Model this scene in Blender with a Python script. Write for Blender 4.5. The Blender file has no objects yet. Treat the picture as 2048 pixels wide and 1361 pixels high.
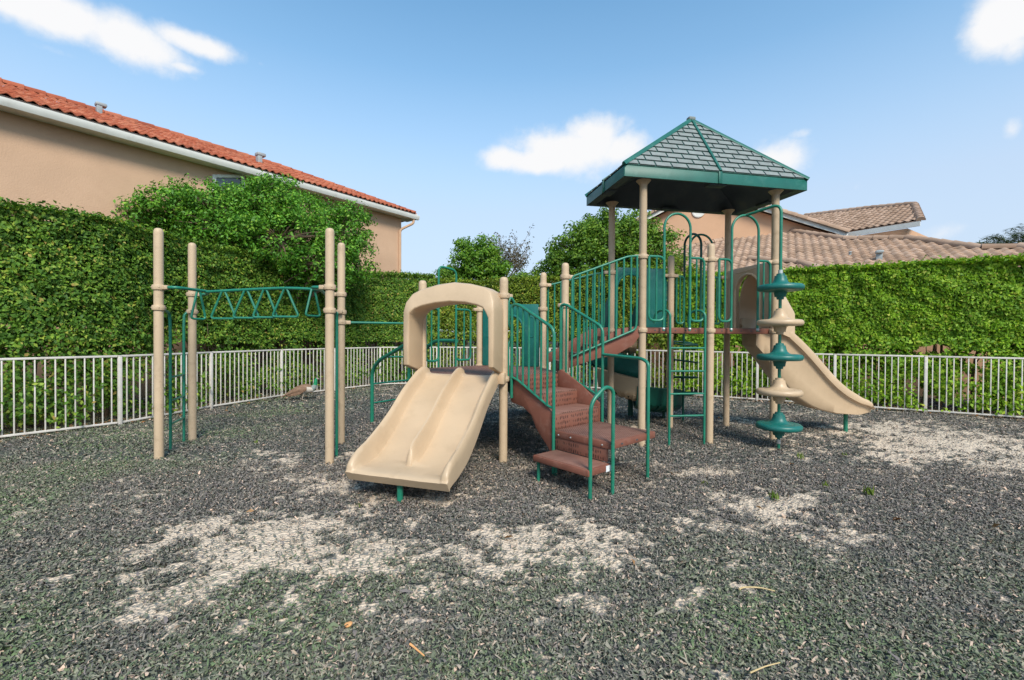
import bpy, bmesh, math, random
import numpy as np
from mathutils import Vector, Matrix
random.seed(7); RNG = np.random.default_rng(11)
SC = bpy.context.scene; COL = SC.collection
R = math.radians
V = lambda *a: np.array(a, float)

# ------------------------------------------------------------------ camera geometry (used to turn measurements of the photo into metres)
FOC, CX, CY, EYE = 900., 1024., 680.5, 1.6
_p, _r = 0.010, 0.0055
FWD = V(0, math.cos(_p), -math.sin(_p)); _u0 = V(0, math.sin(_p), math.cos(_p)); _r0 = V(1, 0, 0)
RGT = _r0*math.cos(_r) + _u0*math.sin(_r); UPV = -_r0*math.sin(_r) + _u0*math.cos(_r)
CAM = V(0, 0, EYE)
def ray(px, py): return FWD + RGT*(px-CX)/FOC - UPV*(py-CY)/FOC
def gz(px, py, z=0.):
    d = ray(px, py); return CAM + d*((z-EYE)/d[2])
def atY(px, py, Y):
    d = ray(px, py); return CAM + d*(Y/d[1])
def onplane(px, py, P, n):
    d = ray(px, py); return CAM + d*(np.dot(n, P-CAM)/np.dot(n, d))
def proj(P):
    v = P - CAM; z = v@FWD
    return CX + FOC*(v@RGT)/z, CY - FOC*(v@UPV)/z

# ------------------------------------------------------------------ noise
def _hash(i, j, k, s):
    n = (i*374761393 + j*668265263 + k*2147483647 + s*974634777) & 0xFFFFFFFF
    n = ((n ^ (n >> 13))*1274126177) & 0xFFFFFFFF
    return ((n ^ (n >> 16)) & 0xFFFF)/65535.
def vnoise(P, scale, seed=0):
    Q = np.asarray(P, float)*scale; I = np.floor(Q).astype(np.int64); f = Q-I; f = f*f*(3-2*f); out = 0
    for a in (0, 1):
        for b in (0, 1):
            for c in (0, 1):
                w = (f[:, 0] if a else 1-f[:, 0])*(f[:, 1] if b else 1-f[:, 1])*(f[:, 2] if c else 1-f[:, 2])
                out = out + w*_hash(I[:, 0]+a, I[:, 1]+b, I[:, 2]+c, seed)
    return out
def fbm(P, scale, seed=0, o=3):
    return sum(vnoise(P, scale*2**i, seed+i)*.5**i for i in range(o))/sum(.5**i for i in range(o))

# ------------------------------------------------------------------ objects
def thing(name, label, cat, loc=(0, 0, 0), group=None):
    o = bpy.data.objects.new(name, None); COL.objects.link(o); o.location = loc; o.empty_display_size = .2
    o['label'] = label; o['category'] = cat
    if group: o['group'] = group
    return o
def tag(o, label, cat, group=None):
    o['label'] = label; o['category'] = cat
    if group: o['group'] = group
    return o
def origin(o):
    v = V(0, 0, 0)
    while o is not None: v = v + V(*o.location); o = o.parent
    return v
def link(name, me, parent=None, loc=None):
    o = bpy.data.objects.new(name, me); COL.objects.link(o)
    if parent is not None: o.parent = parent
    if loc is not None: o.location = loc
    return o
def mesh_np(name, verts, faces, mats, parent=None, loc=None, mid=None, smooth=False):
    """verts (N,3), faces (M,k) arrays, one face size"""
    off = origin(parent) if parent is not None else (V(*loc) if loc is not None else V(0, 0, 0))
    verts = np.asarray(verts, float) - off; faces = np.asarray(faces, np.int32); k = faces.shape[1]
    me = bpy.data.meshes.new(name)
    me.vertices.add(len(verts)); me.vertices.foreach_set('co', verts.astype(np.float32).ravel())
    me.loops.add(faces.size); me.loops.foreach_set('vertex_index', faces.ravel())
    me.polygons.add(len(faces)); me.polygons.foreach_set('loop_start', np.arange(0, faces.size, k, dtype=np.int32))
    if smooth: me.polygons.foreach_set('use_smooth', np.ones(len(faces), bool))
    for m in (mats if isinstance(mats, (list, tuple)) else [mats]): me.materials.append(m)
    if mid is not None: me.polygons.foreach_set('material_index', np.asarray(mid, np.int32))
    me.update(calc_edges=True); me.validate()
    return link(name, me, parent, loc)

class MB:
    def __init__(s): s.v = []; s.f = []; s.m = []
    def add(s, verts, faces, mi=0):
        b = len(s.v); s.v += [tuple(map(float, p)) for p in verts]
        s.f += [tuple(i+b for i in f) for f in faces]; s.m += [mi]*len(faces); return s
    def rings(s, rs, cap=True, closed=True, mi=0, loop=False):
        n = len(rs[0]); vs = [p for r in rs for p in r]; fs = []
        k = len(rs)
        for i in range(k if loop else k-1):
            for j in range(n if closed else n-1):
                a, b = i*n+j, i*n+(j+1) % n; i2 = (i+1) % k
                fs.append((a, b, i2*n+(j+1) % n, i2*n+j))
        if cap and closed and not loop: fs += [tuple(range(n))[::-1], tuple((k-1)*n+j for j in range(n))]
        return s.add(vs, fs, mi)
    def tube(s, pts, r, seg=10, mi=0, r1=None, loop=False):
        P = [V(*p) for p in pts]; n = len(P); rs = []
        T = []
        for i in range(n):
            a = P[(i-1) % n] if (loop or i > 0) else P[0]; b = P[(i+1) % n] if (loop or i < n-1) else P[-1]
            t = b-a; T.append(t/(np.linalg.norm(t)+1e-9))
        ref = V(0, 0, 1) if abs(T[0][2]) < .9 else V(1, 0, 0)
        N = np.cross(T[0], ref); N /= np.linalg.norm(N)
        for i in range(n):
            N = N - T[i]*(N@T[i]); N /= np.linalg.norm(N)+1e-9; B = np.cross(T[i], N)
            rr = r if r1 is None else r+(r1-r)*i/(n-1)
            rs.append([P[i]+rr*(N*math.cos(a)+B*math.sin(a)) for a in [2*math.pi*q/seg for q in range(seg)]])
        return s.rings(rs, mi=mi, loop=loop)
    def lathe(s, prof, c, seg=20, mi=0, axis=None):
        rs = [[V(c[0]+r*math.cos(2*math.pi*q/seg), c[1]+r*math.sin(2*math.pi*q/seg), z) for q in range(seg)] for r, z in prof]
        return s.rings(rs, mi=mi)
    def prism(s, poly, n, t, mi=0):
        """3-D polygon pushed by t along n"""
        n = V(*n)*t; P = [V(*p) for p in poly]
        return s.rings([P, [p+n for p in P]], mi=mi)
    def box(s, c, ax, half, bev=.0, mi=0):
        """rounded box: ax three unit vectors"""
        bm = bmesh.new(); bmesh.ops.create_cube(bm, size=2)
        for v in bm.verts: v.co = Vector((v.co.x*half[0], v.co.y*half[1], v.co.z*half[2]))
        if bev > 0: bmesh.ops.bevel(bm, geom=list(bm.edges), offset=min(bev, min(half)*.95), segments=2, affect='EDGES', profile=.5)
        bm.verts.index_update()
        A = [V(*a) for a in ax]; c = V(*c)
        vs = [c + A[0]*v.co.x + A[1]*v.co.y + A[2]*v.co.z for v in bm.verts]
        fs = [tuple(v.index for v in f.verts) for f in bm.faces]; bm.free()
        return s.add(vs, fs, mi)
    def ball(s, c, r, seg=8, sq=(1, 1, 1), mi=0):
        rs = []
        for i in range(seg+1):
            a = math.pi*i/seg
            rs.append([V(c[0]+sq[0]*r*max(math.sin(a), .02)*math.cos(2*math.pi*q/(2*seg)), c[1]+sq[1]*r*max(math.sin(a), .02)*math.sin(2*math.pi*q/(2*seg)), c[2]-sq[2]*r*math.cos(a)) for q in range(2*seg)])
        return s.rings(rs, mi=mi)
    def build(s, name, mats, parent=None, loc=None, sharp=38, bevel=0, kind=None):
        off = origin(parent) if parent is not None else (V(*loc) if loc is not None else V(0, 0, 0))
        me = bpy.data.meshes.new(name)
        me.from_pydata([tuple(V(*p)-off) for p in s.v], [], s.f)
        for m in (mats if isinstance(mats, (list, tuple)) else [mats]): me.materials.append(m)
        me.polygons.foreach_set('material_index', s.m)
        bm = bmesh.new(); bm.from_mesh(me)
        bmesh.ops.recalc_face_normals(bm, faces=bm.faces)
        if bevel:
            es = [e for e in bm.edges if len(e.link_faces) == 2 and e.calc_face_angle(0) > R(40)]
            bmesh.ops.bevel(bm, geom=es, offset=bevel, segments=2, affect='EDGES', profile=.5, clamp_overlap=True)
        bm.to_mesh(me); bm.free()
        me.polygons.foreach_set('use_smooth', np.ones(len(me.polygons), bool)); me.set_sharp_from_angle(angle=R(sharp))
        me.update(); o = link(name, me, parent, loc)
        if kind: o['kind'] = kind
        return o

def fillet(pts, rad, n=5):
    P = [V(*p) for p in pts]; out = [P[0]]
    for i in range(1, len(P)-1):
        a, b, c = P[i-1], P[i], P[i+1]; d1, d2 = a-b, c-b; l1, l2 = np.linalg.norm(d1), np.linalg.norm(d2)
        r = min(rad, l1*.49, l2*.49); p0 = b+d1/l1*r; p1 = b+d2/l2*r
        for k in range(n+1):
            t = k/n; out.append(p0*(1-t)**2 + 2*b*t*(1-t) + p1*t*t)
    out.append(P[-1]); return out
def spline(pts, n=6):
    P = [V(*p) for p in pts]; P = [2*P[0]-P[1]]+P+[2*P[-1]-P[-2]]; out = []
    for i in range(1, len(P)-2):
        for k in range(n):
            t = k/n; p0, p1, p2, p3 = P[i-1:i+3]
            out.append(.5*(2*p1+(p2-p0)*t+(2*p0-5*p1+4*p2-p3)*t*t+(3*p1-p0-3*p2+p3)*t**3))
    out.append(P[-2]); return out

# ------------------------------------------------------------------ materials
def nodes(name):
    m = bpy.data.materials.new(name); m.use_nodes = True; nt = m.node_tree
    b = nt.nodes['Principled BSDF']
    return m, nt, b
def N(nt, t, **kw):
    n = nt.nodes.new(t)
    for k, v in kw.items():
        if k in n.inputs: n.inputs[k].default_value = v
        else: setattr(n, k, v)
    return n
def ramp(nt, fac, stops, interp='LINEAR'):
    r = nt.nodes.new('ShaderNodeValToRGB'); r.color_ramp.interpolation = interp
    while len(r.color_ramp.elements) < len(stops): r.color_ramp.elements.new(.5)
    for e, (p, c) in zip(r.color_ramp.elements, stops): e.position = p; e.color = (*c, 1)
    nt.links.new(fac, r.inputs[0]); return r.outputs[0]
def mixc(nt, fac, a, b, mode='MIX'):
    m = nt.nodes.new('ShaderNodeMix'); m.data_type = 'RGBA'; m.blend_type = mode
    for s, i in ((fac, 0), (a, 6), (b, 7)):
        if isinstance(s, (int, float)): m.inputs[i].default_value = s
        elif isinstance(s, tuple): m.inputs[i].default_value = (*s, 1)
        else: nt.links.new(s, m.inputs[i])
    return m.outputs[2]
def bump(nt, b, h, strength, dist=.01):
    n = nt.nodes.new('ShaderNodeBump'); n.inputs['Strength'].default_value = strength; n.inputs['Distance'].default_value = dist
    nt.links.new(h, n.inputs['Height']); nt.links.new(n.outputs[0], b.inputs['Normal'])
def coords(nt): return nt.nodes.new('ShaderNodeTexCoord').outputs['Object']
def surf(name, col, rough=.5, var=.18, vscale=3., dirt=None, dscale=6., damt=.35, bscale=0, bstr=.2, bdist=.004, spec=.4, metal=0, stretch=None):
    m, nt, b = nodes(name); co = coords(nt)
    if stretch:
        mp = N(nt, 'ShaderNodeMapping'); mp.inputs['Scale'].default_value = stretch; nt.links.new(co, mp.inputs[0]); co = mp.outputs[0]
    n = N(nt, 'ShaderNodeTexNoise', Scale=vscale, Detail=5.); nt.links.new(co, n.inputs['Vector'])
    lo = tuple(c*(1-var) for c in col); hi = tuple(min(1, c*(1+var)) for c in col)
    c = ramp(nt, n.outputs['Fac'], [(.3, lo), (.7, hi)])
    if dirt:
        n2 = N(nt, 'ShaderNodeTexNoise', Scale=dscale, Detail=8., Roughness=.7); nt.links.new(co, n2.inputs['Vector'])
        f = ramp(nt, n2.outputs['Fac'], [(.52, (0, 0, 0)), (.72, (damt,)*3)]); c = mixc(nt, f, c, dirt)
    nt.links.new(c, b.inputs['Base Color']); b.inputs['Roughness'].default_value = rough
    b.inputs['Specular IOR Level'].default_value = spec; b.inputs['Metallic'].default_value = metal
    if bscale:
        n3 = N(nt, 'ShaderNodeTexNoise', Scale=bscale, Detail=4.); nt.links.new(co, n3.inputs['Vector']); bump(nt, b, n3.outputs['Fac'], bstr, bdist)
    return m
def leafmat(name, stops, trans=.3, rough=.55, spec=.25):
    m, nt, b = nodes(name); g = nt.nodes.new('ShaderNodeNewGeometry')
    c = ramp(nt, g.outputs['Random Per Island'], stops)
    n = N(nt, 'ShaderNodeTexNoise', Scale=1.1, Detail=3.); nt.links.new(coords(nt), n.inputs['Vector'])
    c = mixc(nt, 1., c, ramp(nt, n.outputs['Fac'], [(.3, (.72, .76, .7)), (.7, (1.15, 1.1, 1.0))]), 'MULTIPLY')
    nt.links.new(c, b.inputs['Base Color']); b.inputs['Roughness'].default_value = rough; b.inputs['Specular IOR Level'].default_value = spec
    t = nt.nodes.new('ShaderNodeBsdfTranslucent')
    nt.links.new(mixc(nt, 1., c, (1.15, 1.25, .6), 'MULTIPLY'), t.inputs['Color'])
    mx = nt.nodes.new('ShaderNodeMixShader'); mx.inputs[0].default_value = trans
    nt.links.new(b.outputs[0], mx.inputs[1]); nt.links.new(t.outputs[0], mx.inputs[2])
    nt.links.new(mx.outputs[0], nt.nodes['Material Output'].inputs[0]); return m

M = {}
M['tan'] = surf('tan_plastic', (.52, .37, .235), .42, .06, 2.5, (.36, .25, .15), 4., .30, 160, .06, .002, .45)
M['tan_post'] = surf('tan_post_paint', (.515, .375, .245), .5, .06, 2., (.27, .185, .11), 9., .5, 120, .10, .002, .35)
M['green'] = surf('green_coated_steel', (.012, .165, .10), .38, .15, 5., (.10, .22, .17), 14., .35, 220, .12, .002, .5)
M['green_plastic'] = surf('green_plastic', (.008, .125, .105), .42, .12, 3., (.10, .22, .20), 5., .35, 140, .08, .002, .45)
M['dark_green'] = surf('dark_green_plastic', (.006, .075, .05), .45, .2, 3., None, bscale=120, bstr=.08)
M['brown'] = surf('brown_coating', (.195, .072, .047), .62, .12, 6., (.30, .17, .13), 10., .4, 150, .2, .003, .3)
M['bolt'] = surf('galvanised_bolt', (.55, .55, .53), .35, .1, 20., spec=.5, metal=.6)
M['sticker'] = surf('white_sticker', (.75, .76, .78), .5, .03)
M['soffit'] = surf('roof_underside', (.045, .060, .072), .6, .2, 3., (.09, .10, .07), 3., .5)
M['shingle'] = surf('grey_green_shingle', (.215, .235, .225), .75, .16, 9., (.26, .29, .27), 12., .45, 90, .3, .004, .25)
M['roof_green'] = surf('roof_green_trim', (.009, .105, .078), .45, .12, 4., (.07, .19, .15), 6., .4, 80, .1, .003, .4)
M['roof_base'] = surf('roof_base_green', (.020, .075, .060), .6)
M['white'] = surf('white_aluminium', (.63, .575, .52), .5, .08, 5., (.34, .23, .15), 9., .5, spec=.4)
def perforated():
    m, nt, b = nodes('brown_perforated'); co = coords(nt)
    vo = N(nt, 'ShaderNodeTexVoronoi', Scale=42., Randomness=.0); nt.links.new(co, vo.inputs['Vector'])
    h = ramp(nt, vo.outputs['Distance'], [(.30, (0, 0, 0)), (.42, (1, 1, 1))])
    n = N(nt, 'ShaderNodeTexNoise', Scale=7., Detail=6.); nt.links.new(co, n.inputs['Vector'])
    c = ramp(nt, n.outputs['Fac'], [(.3, (.185, .08, .055)), (.7, (.26, .125, .09))])
    nt.links.new(mixc(nt, h, (.045, .018, .012), c), b.inputs['Base Color']); b.inputs['Roughness'].default_value = .65
    bump(nt, b, h, .6, .006); return m
def slotted():
    m, nt, b = nodes('brown_slotted_riser'); co = coords(nt)
    mp = N(nt, 'ShaderNodeMapping'); mp.inputs['Scale'].default_value = (1, 1, .36); nt.links.new(co, mp.inputs[0])
    vo = N(nt, 'ShaderNodeTexVoronoi', Scale=44., Randomness=.25); nt.links.new(mp.outputs[0], vo.inputs['Vector'])
    h = ramp(nt, vo.outputs['Distance'], [(.28, (0, 0, 0)), (.40, (1, 1, 1))])
    nt.links.new(mixc(nt, h, (.05, .018, .012), (.21, .08, .052)), b.inputs['Base Color']); b.inputs['Roughness'].default_value = .62
    bump(nt, b, h, .7, .006); return m
M['perf'] = perforated(); M['slot'] = slotted()
M['stucco_left'] = surf('peach_stucco', (.55, .355, .235), .9, .07, 1.2, (.49, .30, .195), .8, .55, 35, .45, .012, .15)
M['stucco_right'] = surf('pink_stucco', (.60, .36, .225), .9, .06, 1.2, (.52, .30, .19), .9, .3, 35, .3, .010, .15)
M['trim'] = surf('white_trim_paint', (.70, .68, .63), .6, .05, 3., (.45, .42, .36), 4., .4)
M['glass'] = surf('window_glass', (.10, .12, .13), .08, .1, 2., spec=.8)
M['metal'] = surf('grey_vent_metal', (.30, .33, .34), .5, .15, 8., (.45, .46, .45), 20., .4)
def tiles(name, a, b_, c_, stain):
    m, nt, b = nodes(name); co = coords(nt); g = nt.nodes.new('ShaderNodeNewGeometry')
    c = ramp(nt, g.outputs['Random Per Island'], [(0, a), (.5, b_), (1, c_)])
    n = N(nt, 'ShaderNodeTexNoise', Scale=1.6, Detail=8., Roughness=.7); nt.links.new(co, n.inputs['Vector'])
    c = mixc(nt, ramp(nt, n.outputs['Fac'], [(.45, (0, 0, 0)), (.75, (.75,)*3)]), c, stain)
    nt.links.new(c, b.inputs['Base Color']); b.inputs['Roughness'].default_value = .8; b.inputs['Specular IOR Level'].default_value = .2
    n3 = N(nt, 'ShaderNodeTexNoise', Scale=40.); nt.links.new(co, n3.inputs['Vector']); bump(nt, b, n3.outputs['Fac'], .3, .006); return m
M['tile_red'] = tiles('red_clay_tile', (.30, .072, .036), (.39, .108, .054), (.45, .165, .095), (.18, .055, .036))
M['tile_brown'] = tiles('brown_concrete_tile', (.30, .19, .13), (.39, .255, .178), (.47, .32, .235), (.21, .145, .10))
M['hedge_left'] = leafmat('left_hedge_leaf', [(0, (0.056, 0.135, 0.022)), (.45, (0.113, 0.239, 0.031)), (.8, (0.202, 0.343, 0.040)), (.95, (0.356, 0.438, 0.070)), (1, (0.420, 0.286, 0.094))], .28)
M['hedge_back'] = leafmat('back_hedge_leaf', [(0, (0.081, 0.153, 0.017)), (.5, (0.183, 0.263, 0.026)), (.9, (0.312, 0.382, 0.041)), (1, (0.411, 0.322, 0.072))], .3)
M['hedge_right'] = leafmat('right_hedge_leaf', [(0, (0.119, 0.254, 0.019)), (.5, (0.219, 0.404, 0.024)), (.9, (0.348, 0.500, 0.041)), (1, (0.500, 0.500, 0.090))], .32)
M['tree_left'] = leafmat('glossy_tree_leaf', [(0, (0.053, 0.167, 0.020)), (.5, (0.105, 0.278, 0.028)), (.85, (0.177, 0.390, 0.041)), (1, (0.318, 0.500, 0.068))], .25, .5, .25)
M['tree_right'] = leafmat('right_tree_leaf', [(0, (0.057, 0.134, 0.018)), (.5, (0.122, 0.244, 0.026)), (.9, (0.204, 0.328, 0.036)), (1, (0.309, 0.420, 0.078))], .28)
M['tree_mid'] = leafmat('light_tree_leaf', [(0, (0.055, 0.152, 0.014)), (.5, (0.118, 0.263, 0.024)), (1, (0.234, 0.375, 0.042))], .35)
M['tree_dry'] = leafmat('dry_tree_leaf', [(0, (.09, .075, .05)), (.6, (.12, .12, .06)), (1, (.20, .15, .09))], .25)
M['palm'] = leafmat('palm_leaf', [(0, (.035, .060, .025)), (.6, (.07, .105, .04)), (1, (.14, .16, .07))], .25)
M['core'] = surf('light_blocking_core', (.018, .034, .010), .9, .4, 9.)  # dark green for the light-blocking core added inside the hedges
M['bark'] = surf('bark', (.17, .115, .08), .9, .3, 12., (.26, .21, .16), 8., .5, 40, .5, .01, .1)
M['weed'] = leafmat('weed_blade', [(0, (.09, .16, .02)), (1, (.20, .25, .04))], .35)
M['litter'] = leafmat('dead_leaf', [(0, (.22, .09, .03)), (.5, (.34, .18, .09)), (1, (.46, .31, .19))], .1, .8, .1)
M['straw'] = surf('dry_twig', (.55, .40, .20), .8, .2, 30.)
M['orange'] = surf('orange_leaf_scrap', (.75, .36, .14), .8, .2, 30.)
M['soil'] = surf('lawn_soil', (.06, .045, .03), .95, .3, 5., (.05, .085, .02), 3., .8, 30, .4, .02, .1)
# ------------------------------------------------------------------ the ground: one sheet of rubber mulch with sand showing through
PATCH = [(600,1085,300,95,.66),(440,1180,250,75,.66),(1130,1100,270,90,.50),(1480,1040,250,65,.52),(1140,1205,110,26,.62),(300,1225,110,26,.85),(1900,895,260,60,.55),(900,1040,200,60,.35),(1250,970,150,40,.28),(650,970,120,26,.62),(650,1045,140,34,.85),(560,1105,170,46,1.0),(380,1060,70,20,.9),(290,1235,85,20,1.0),(430,1170,130,40,.72),
 (660,1130,110,34,.9),(880,1000,40,14,.9),(1040,1085,120,40,.68),(1120,1210,90,22,.55),(1090,1010,110,20,.42),(1540,1015,95,24,1.15),
 (1430,1003,80,20,.66),(1470,1137,95,13,.85),(1240,1120,60,22,.66),(1420,944,42,8,.8),(1900,893,170,34,1.0),(1780,862,130,20,.7),
 (2000,932,80,18,.9),(2060,905,80,25,.9),(1310,835,90,14,.35),(1540,845,120,14,.3),(560,930,200,20,.22),(900,1110,150,40,.5),(730,1010,60,20,.6)]
def sand_at(P):
    v = P-CAM; z = v@FWD; px = CX+FOC*(v@RGT)/z; py = CY-FOC*(v@UPV)/z
    m = np.zeros(len(P))
    for cx, cy, rx, ry, s in PATCH: m = np.maximum(m, s*np.exp(-(((px-cx)/rx)**2+((py-cy)/ry)**2)*.8))
    Q = P*V(1, 1.2, 0)
    return m*1.05 + (fbm(Q, 1.6, 3, 4)-.5)*1.0 + (fbm(Q, 6., 9, 3)-.5)*1.35 + (vnoise(Q, 26., 15)-.5)*1.0 - .33
xs = np.arange(-11, 13.01, .035); ys = np.arange(-1, 16.01, .035)
GX, GY = np.meshgrid(xs, ys); P = np.stack([GX.ravel(), GY.ravel(), np.zeros(GX.size)], 1)
front = P[:, 1] > 1.2
sand = np.full(len(P), -1.); sand[front] = sand_at(P[front])
P[:, 2] = (fbm(P, 1.3, 21, 3)-.5)*.03 + (vnoise(P, 14, 5)-.5)*.012 - .004
nx, ny = len(xs), len(ys); idx = np.arange(nx*ny).reshape(ny, nx)
F = np.stack([idx[:-1, :-1], idx[:-1, 1:], idx[1:, 1:], idx[1:, :-1]], -1).reshape(-1, 4)
def groundmat():
    m, nt, b = nodes('rubber_mulch_and_sand'); co = coords(nt)
    at = N(nt, 'ShaderNodeAttribute', attribute_name='sand')
    vo = N(nt, 'ShaderNodeTexVoronoi', Scale=38.); nt.links.new(co, vo.inputs['Vector'])
    sep = nt.nodes.new('ShaderNodeSeparateColor'); nt.links.new(vo.outputs['Color'], sep.inputs[0])
    c = ramp(nt, sep.outputs[0], [(0, (.055, .055, .052)), (.45, (.095, .097, .090)), (.7, (.085, .11, .070)), (.9, (.15, .145, .135)), (1, (.24, .21, .18))])
    ns = N(nt, 'ShaderNodeTexNoise', Scale=34., Detail=7., Roughness=.65); nt.links.new(co, ns.inputs['Vector'])
    ad = N(nt, 'ShaderNodeMath', operation='MULTIPLY_ADD'); nt.links.new(ns.outputs['Fac'], ad.inputs[0]); ad.inputs[1].default_value = 1.1; 
    sb = N(nt, 'ShaderNodeMath', operation='SUBTRACT'); nt.links.new(at.outputs['Fac'], sb.inputs[0]); sb.inputs[1].default_value = .56
    nt.links.new(sb.outputs[0], ad.inputs[2])
    f = ramp(nt, ad.outputs[0], [(.0, (0, 0, 0)), (.22, (1, 1, 1))])
    nsd = N(nt, 'ShaderNodeTexNoise', Scale=60., Detail=5.); nt.links.new(co, nsd.inputs['Vector'])
    sc = ramp(nt, nsd.outputs['Fac'], [(.3, (.58, .45, .335)), (.7, (.75, .595, .455))])
    nt.links.new(mixc(nt, f, c, sc), b.inputs['Base Color']); b.inputs['Roughness'].default_value = .8; b.inputs['Specular IOR Level'].default_value = .25
    bump(nt, b, vo.outputs['Distance'], .9, .02); return m
g = mesh_np('ground', P, F, groundmat(), smooth=True); g['kind'] = 'structure'
a = g.data.attributes.new('sand', 'FLOAT', 'POINT'); a.data.foreach_set('value', np.clip(sand, -1, 1).astype(np.float32))
# far land: lawn sheet reaching the horizon
mb = MB(); mb.add([(-900, -900, -.06), (900, -900, -.06), (900, 900, -.06), (-900, 900, -.06)], [(0, 1, 2, 3)])
o = mb.build('lawn', M['soil']); o['kind'] = 'structure'

# loose shreds of rubber lying on it
def shreds(n, ylo, yhi, L0, L1, keep):
    out = []
    y = ylo*(yhi/ylo)**RNG.random(n*3) if False else np.sqrt(RNG.random(n)*(yhi**2-ylo**2)+ylo**2)
    x = (RNG.random(n)*2-1)*(y*1.22+.3)
    P = np.stack([x, y, np.zeros(n)], 1); s = sand_at(P)
    k = (RNG.random(n) > np.clip((s+.16)*2.0, 0, .84)); return P[k]
def leafquads(C, Nn, A, L, W, fold=.25, curl=.0):
    Nn = Nn/(np.linalg.norm(Nn, axis=1, keepdims=True)+1e-9); A = A-Nn*np.sum(A*Nn, 1, keepdims=True); A /= np.linalg.norm(A, axis=1, keepdims=True)+1e-9
    B = np.cross(Nn, A); L = np.asarray(L).reshape(-1, 1); W = np.asarray(W).reshape(-1, 1)
    v = np.stack([C-A*L*.5, C+B*W*.5+Nn*W*fold-A*L*.05, C+A*L*.5-Nn*L*curl, C-B*W*.5+Nn*W*fold-A*L*.05], 1)
    n = len(C); return v.reshape(-1, 3), np.arange(n*4).reshape(n, 4)
def rnd(n): return RNG.normal(size=(n, 3))
def shredmat():
    m, nt, b = nodes('rubber_shred'); gm = nt.nodes.new('ShaderNodeNewGeometry')
    rp = gm.outputs['Random Per Island']
    grey = ramp(nt, rp, [(0, (0.102, 0.091, 0.083)), (.25, (0.150, 0.132, 0.118)), (.48, (0.162, 0.158, 0.118)), (.62, (0.198, 0.158, 0.150)), (.78, (0.246, 0.212, 0.180)), (.90, (0.324, 0.268, 0.220)), (.96, (0.456, 0.342, 0.260)), (1, (0.672, 0.460, 0.340))])
    grn = ramp(nt, rp, [(0, (0.090, 0.091, 0.068)), (.22, (0.132, 0.161, 0.082)), (.46, (0.134, 0.203, 0.080)), (.60, (0.180, 0.148, 0.140)), (.76, (0.210, 0.238, 0.130)), (.90, (0.300, 0.273, 0.200)), (.96, (0.456, 0.342, 0.260)), (1, (0.672, 0.460, 0.340))])
    sp = nt.nodes.new('ShaderNodeSeparateXYZ'); nt.links.new(coords(nt), sp.inputs[0])
    no = N(nt, 'ShaderNodeTexNoise', Scale=.9, Detail=4.); nt.links.new(coords(nt), no.inputs['Vector'])
    def mp(src, a0, a1):
        q = nt.nodes.new('ShaderNodeMapRange'); q.interpolation_type = 'SMOOTHSTEP'; nt.links.new(src, q.inputs[0]); q.inputs[1].default_value = a0; q.inputs[2].default_value = a1; return q.outputs[0]
    mx_ = N(nt, 'ShaderNodeMath', operation='MAXIMUM'); nt.links.new(mp(sp.outputs[1], 4.2, 2.2), mx_.inputs[0]); nt.links.new(mp(sp.outputs[0], -2.8, -4.8), mx_.inputs[1])
    mu = N(nt, 'ShaderNodeMath', operation='MULTIPLY'); nt.links.new(mx_.outputs[0], mu.inputs[0]); nt.links.new(mp(no.outputs['Fac'], .30, .62), mu.inputs[1])
    c = mixc(nt, mu.outputs[0], grey, grn)
    nt.links.new(c, b.inputs['Base Color']); b.inputs['Roughness'].default_value = .7; b.inputs['Specular IOR Level'].default_value = .25; return m
vs, fs, base = [], [], 0
for n, y0, y1, L, W in ((72000, 1.4, 2.9, .0215, .0066), (200000, 2.9, 5.6, .0225, .0074), (125000, 5.6, 9.5, .030, .0092), (46000, 9.5, 14.5, .052, .016)):
    C = shreds(n, y0, y1, 0, 0, 0); m = len(C)
    nn = V(0, 0, 1)+rnd(m)*V(.30, .30, .1); ax = rnd(m); ax[:, 2] *= .25
    l = L*np.exp(RNG.normal(size=m)*.45); w = W*np.exp(RNG.normal(size=m)*.4)
    C[:, 2] = .008+RNG.random(m)*.013 + (fbm(C, 1.3, 21, 3)-.5)*.03
    nn /= np.linalg.norm(nn, axis=1, keepdims=True); ax = ax-nn*np.sum(ax*nn, 1, keepdims=True); ax /= np.linalg.norm(ax, axis=1, keepdims=True); bb = np.cross(nn, ax)
    j = lambda k=1.: 1+k*RNG.normal(size=(m, 1)); l = l[:, None]; w = w[:, None]; cu = l*RNG.normal(size=(m, 1))*.22; la = l*RNG.normal(size=(m, 1))*.16; tw = nn*w*RNG.normal(size=(m, 1))*.45
    v = np.stack([C-ax*l*.5*j(.15)-bb*w*.35*j(.3)-tw, C-ax*l*.5*j(.15)+bb*w*.35*j(.3)+tw, C+nn*cu+bb*(la-w*.5*j(.3)), C+nn*cu+bb*(la+w*.5*j(.3)), C+ax*l*.5*j(.15)-bb*w*.3*j(.4)+tw, C+ax*l*.5*j(.15)+bb*w*.3*j(.4)-tw], 1).reshape(-1, 3)
    q = np.arange(m)[:, None]*6; f = np.concatenate([q+np.array([[0, 1, 3, 2]]), q+np.array([[2, 3, 5, 4]])], 1).reshape(-1, 4)
    vs.append(v); fs.append(f+base); base += len(v)
o = mesh_np('rubber_mulch', np.concatenate(vs), np.concatenate(fs), shredmat()); o['kind'] = 'stuff'

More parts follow.
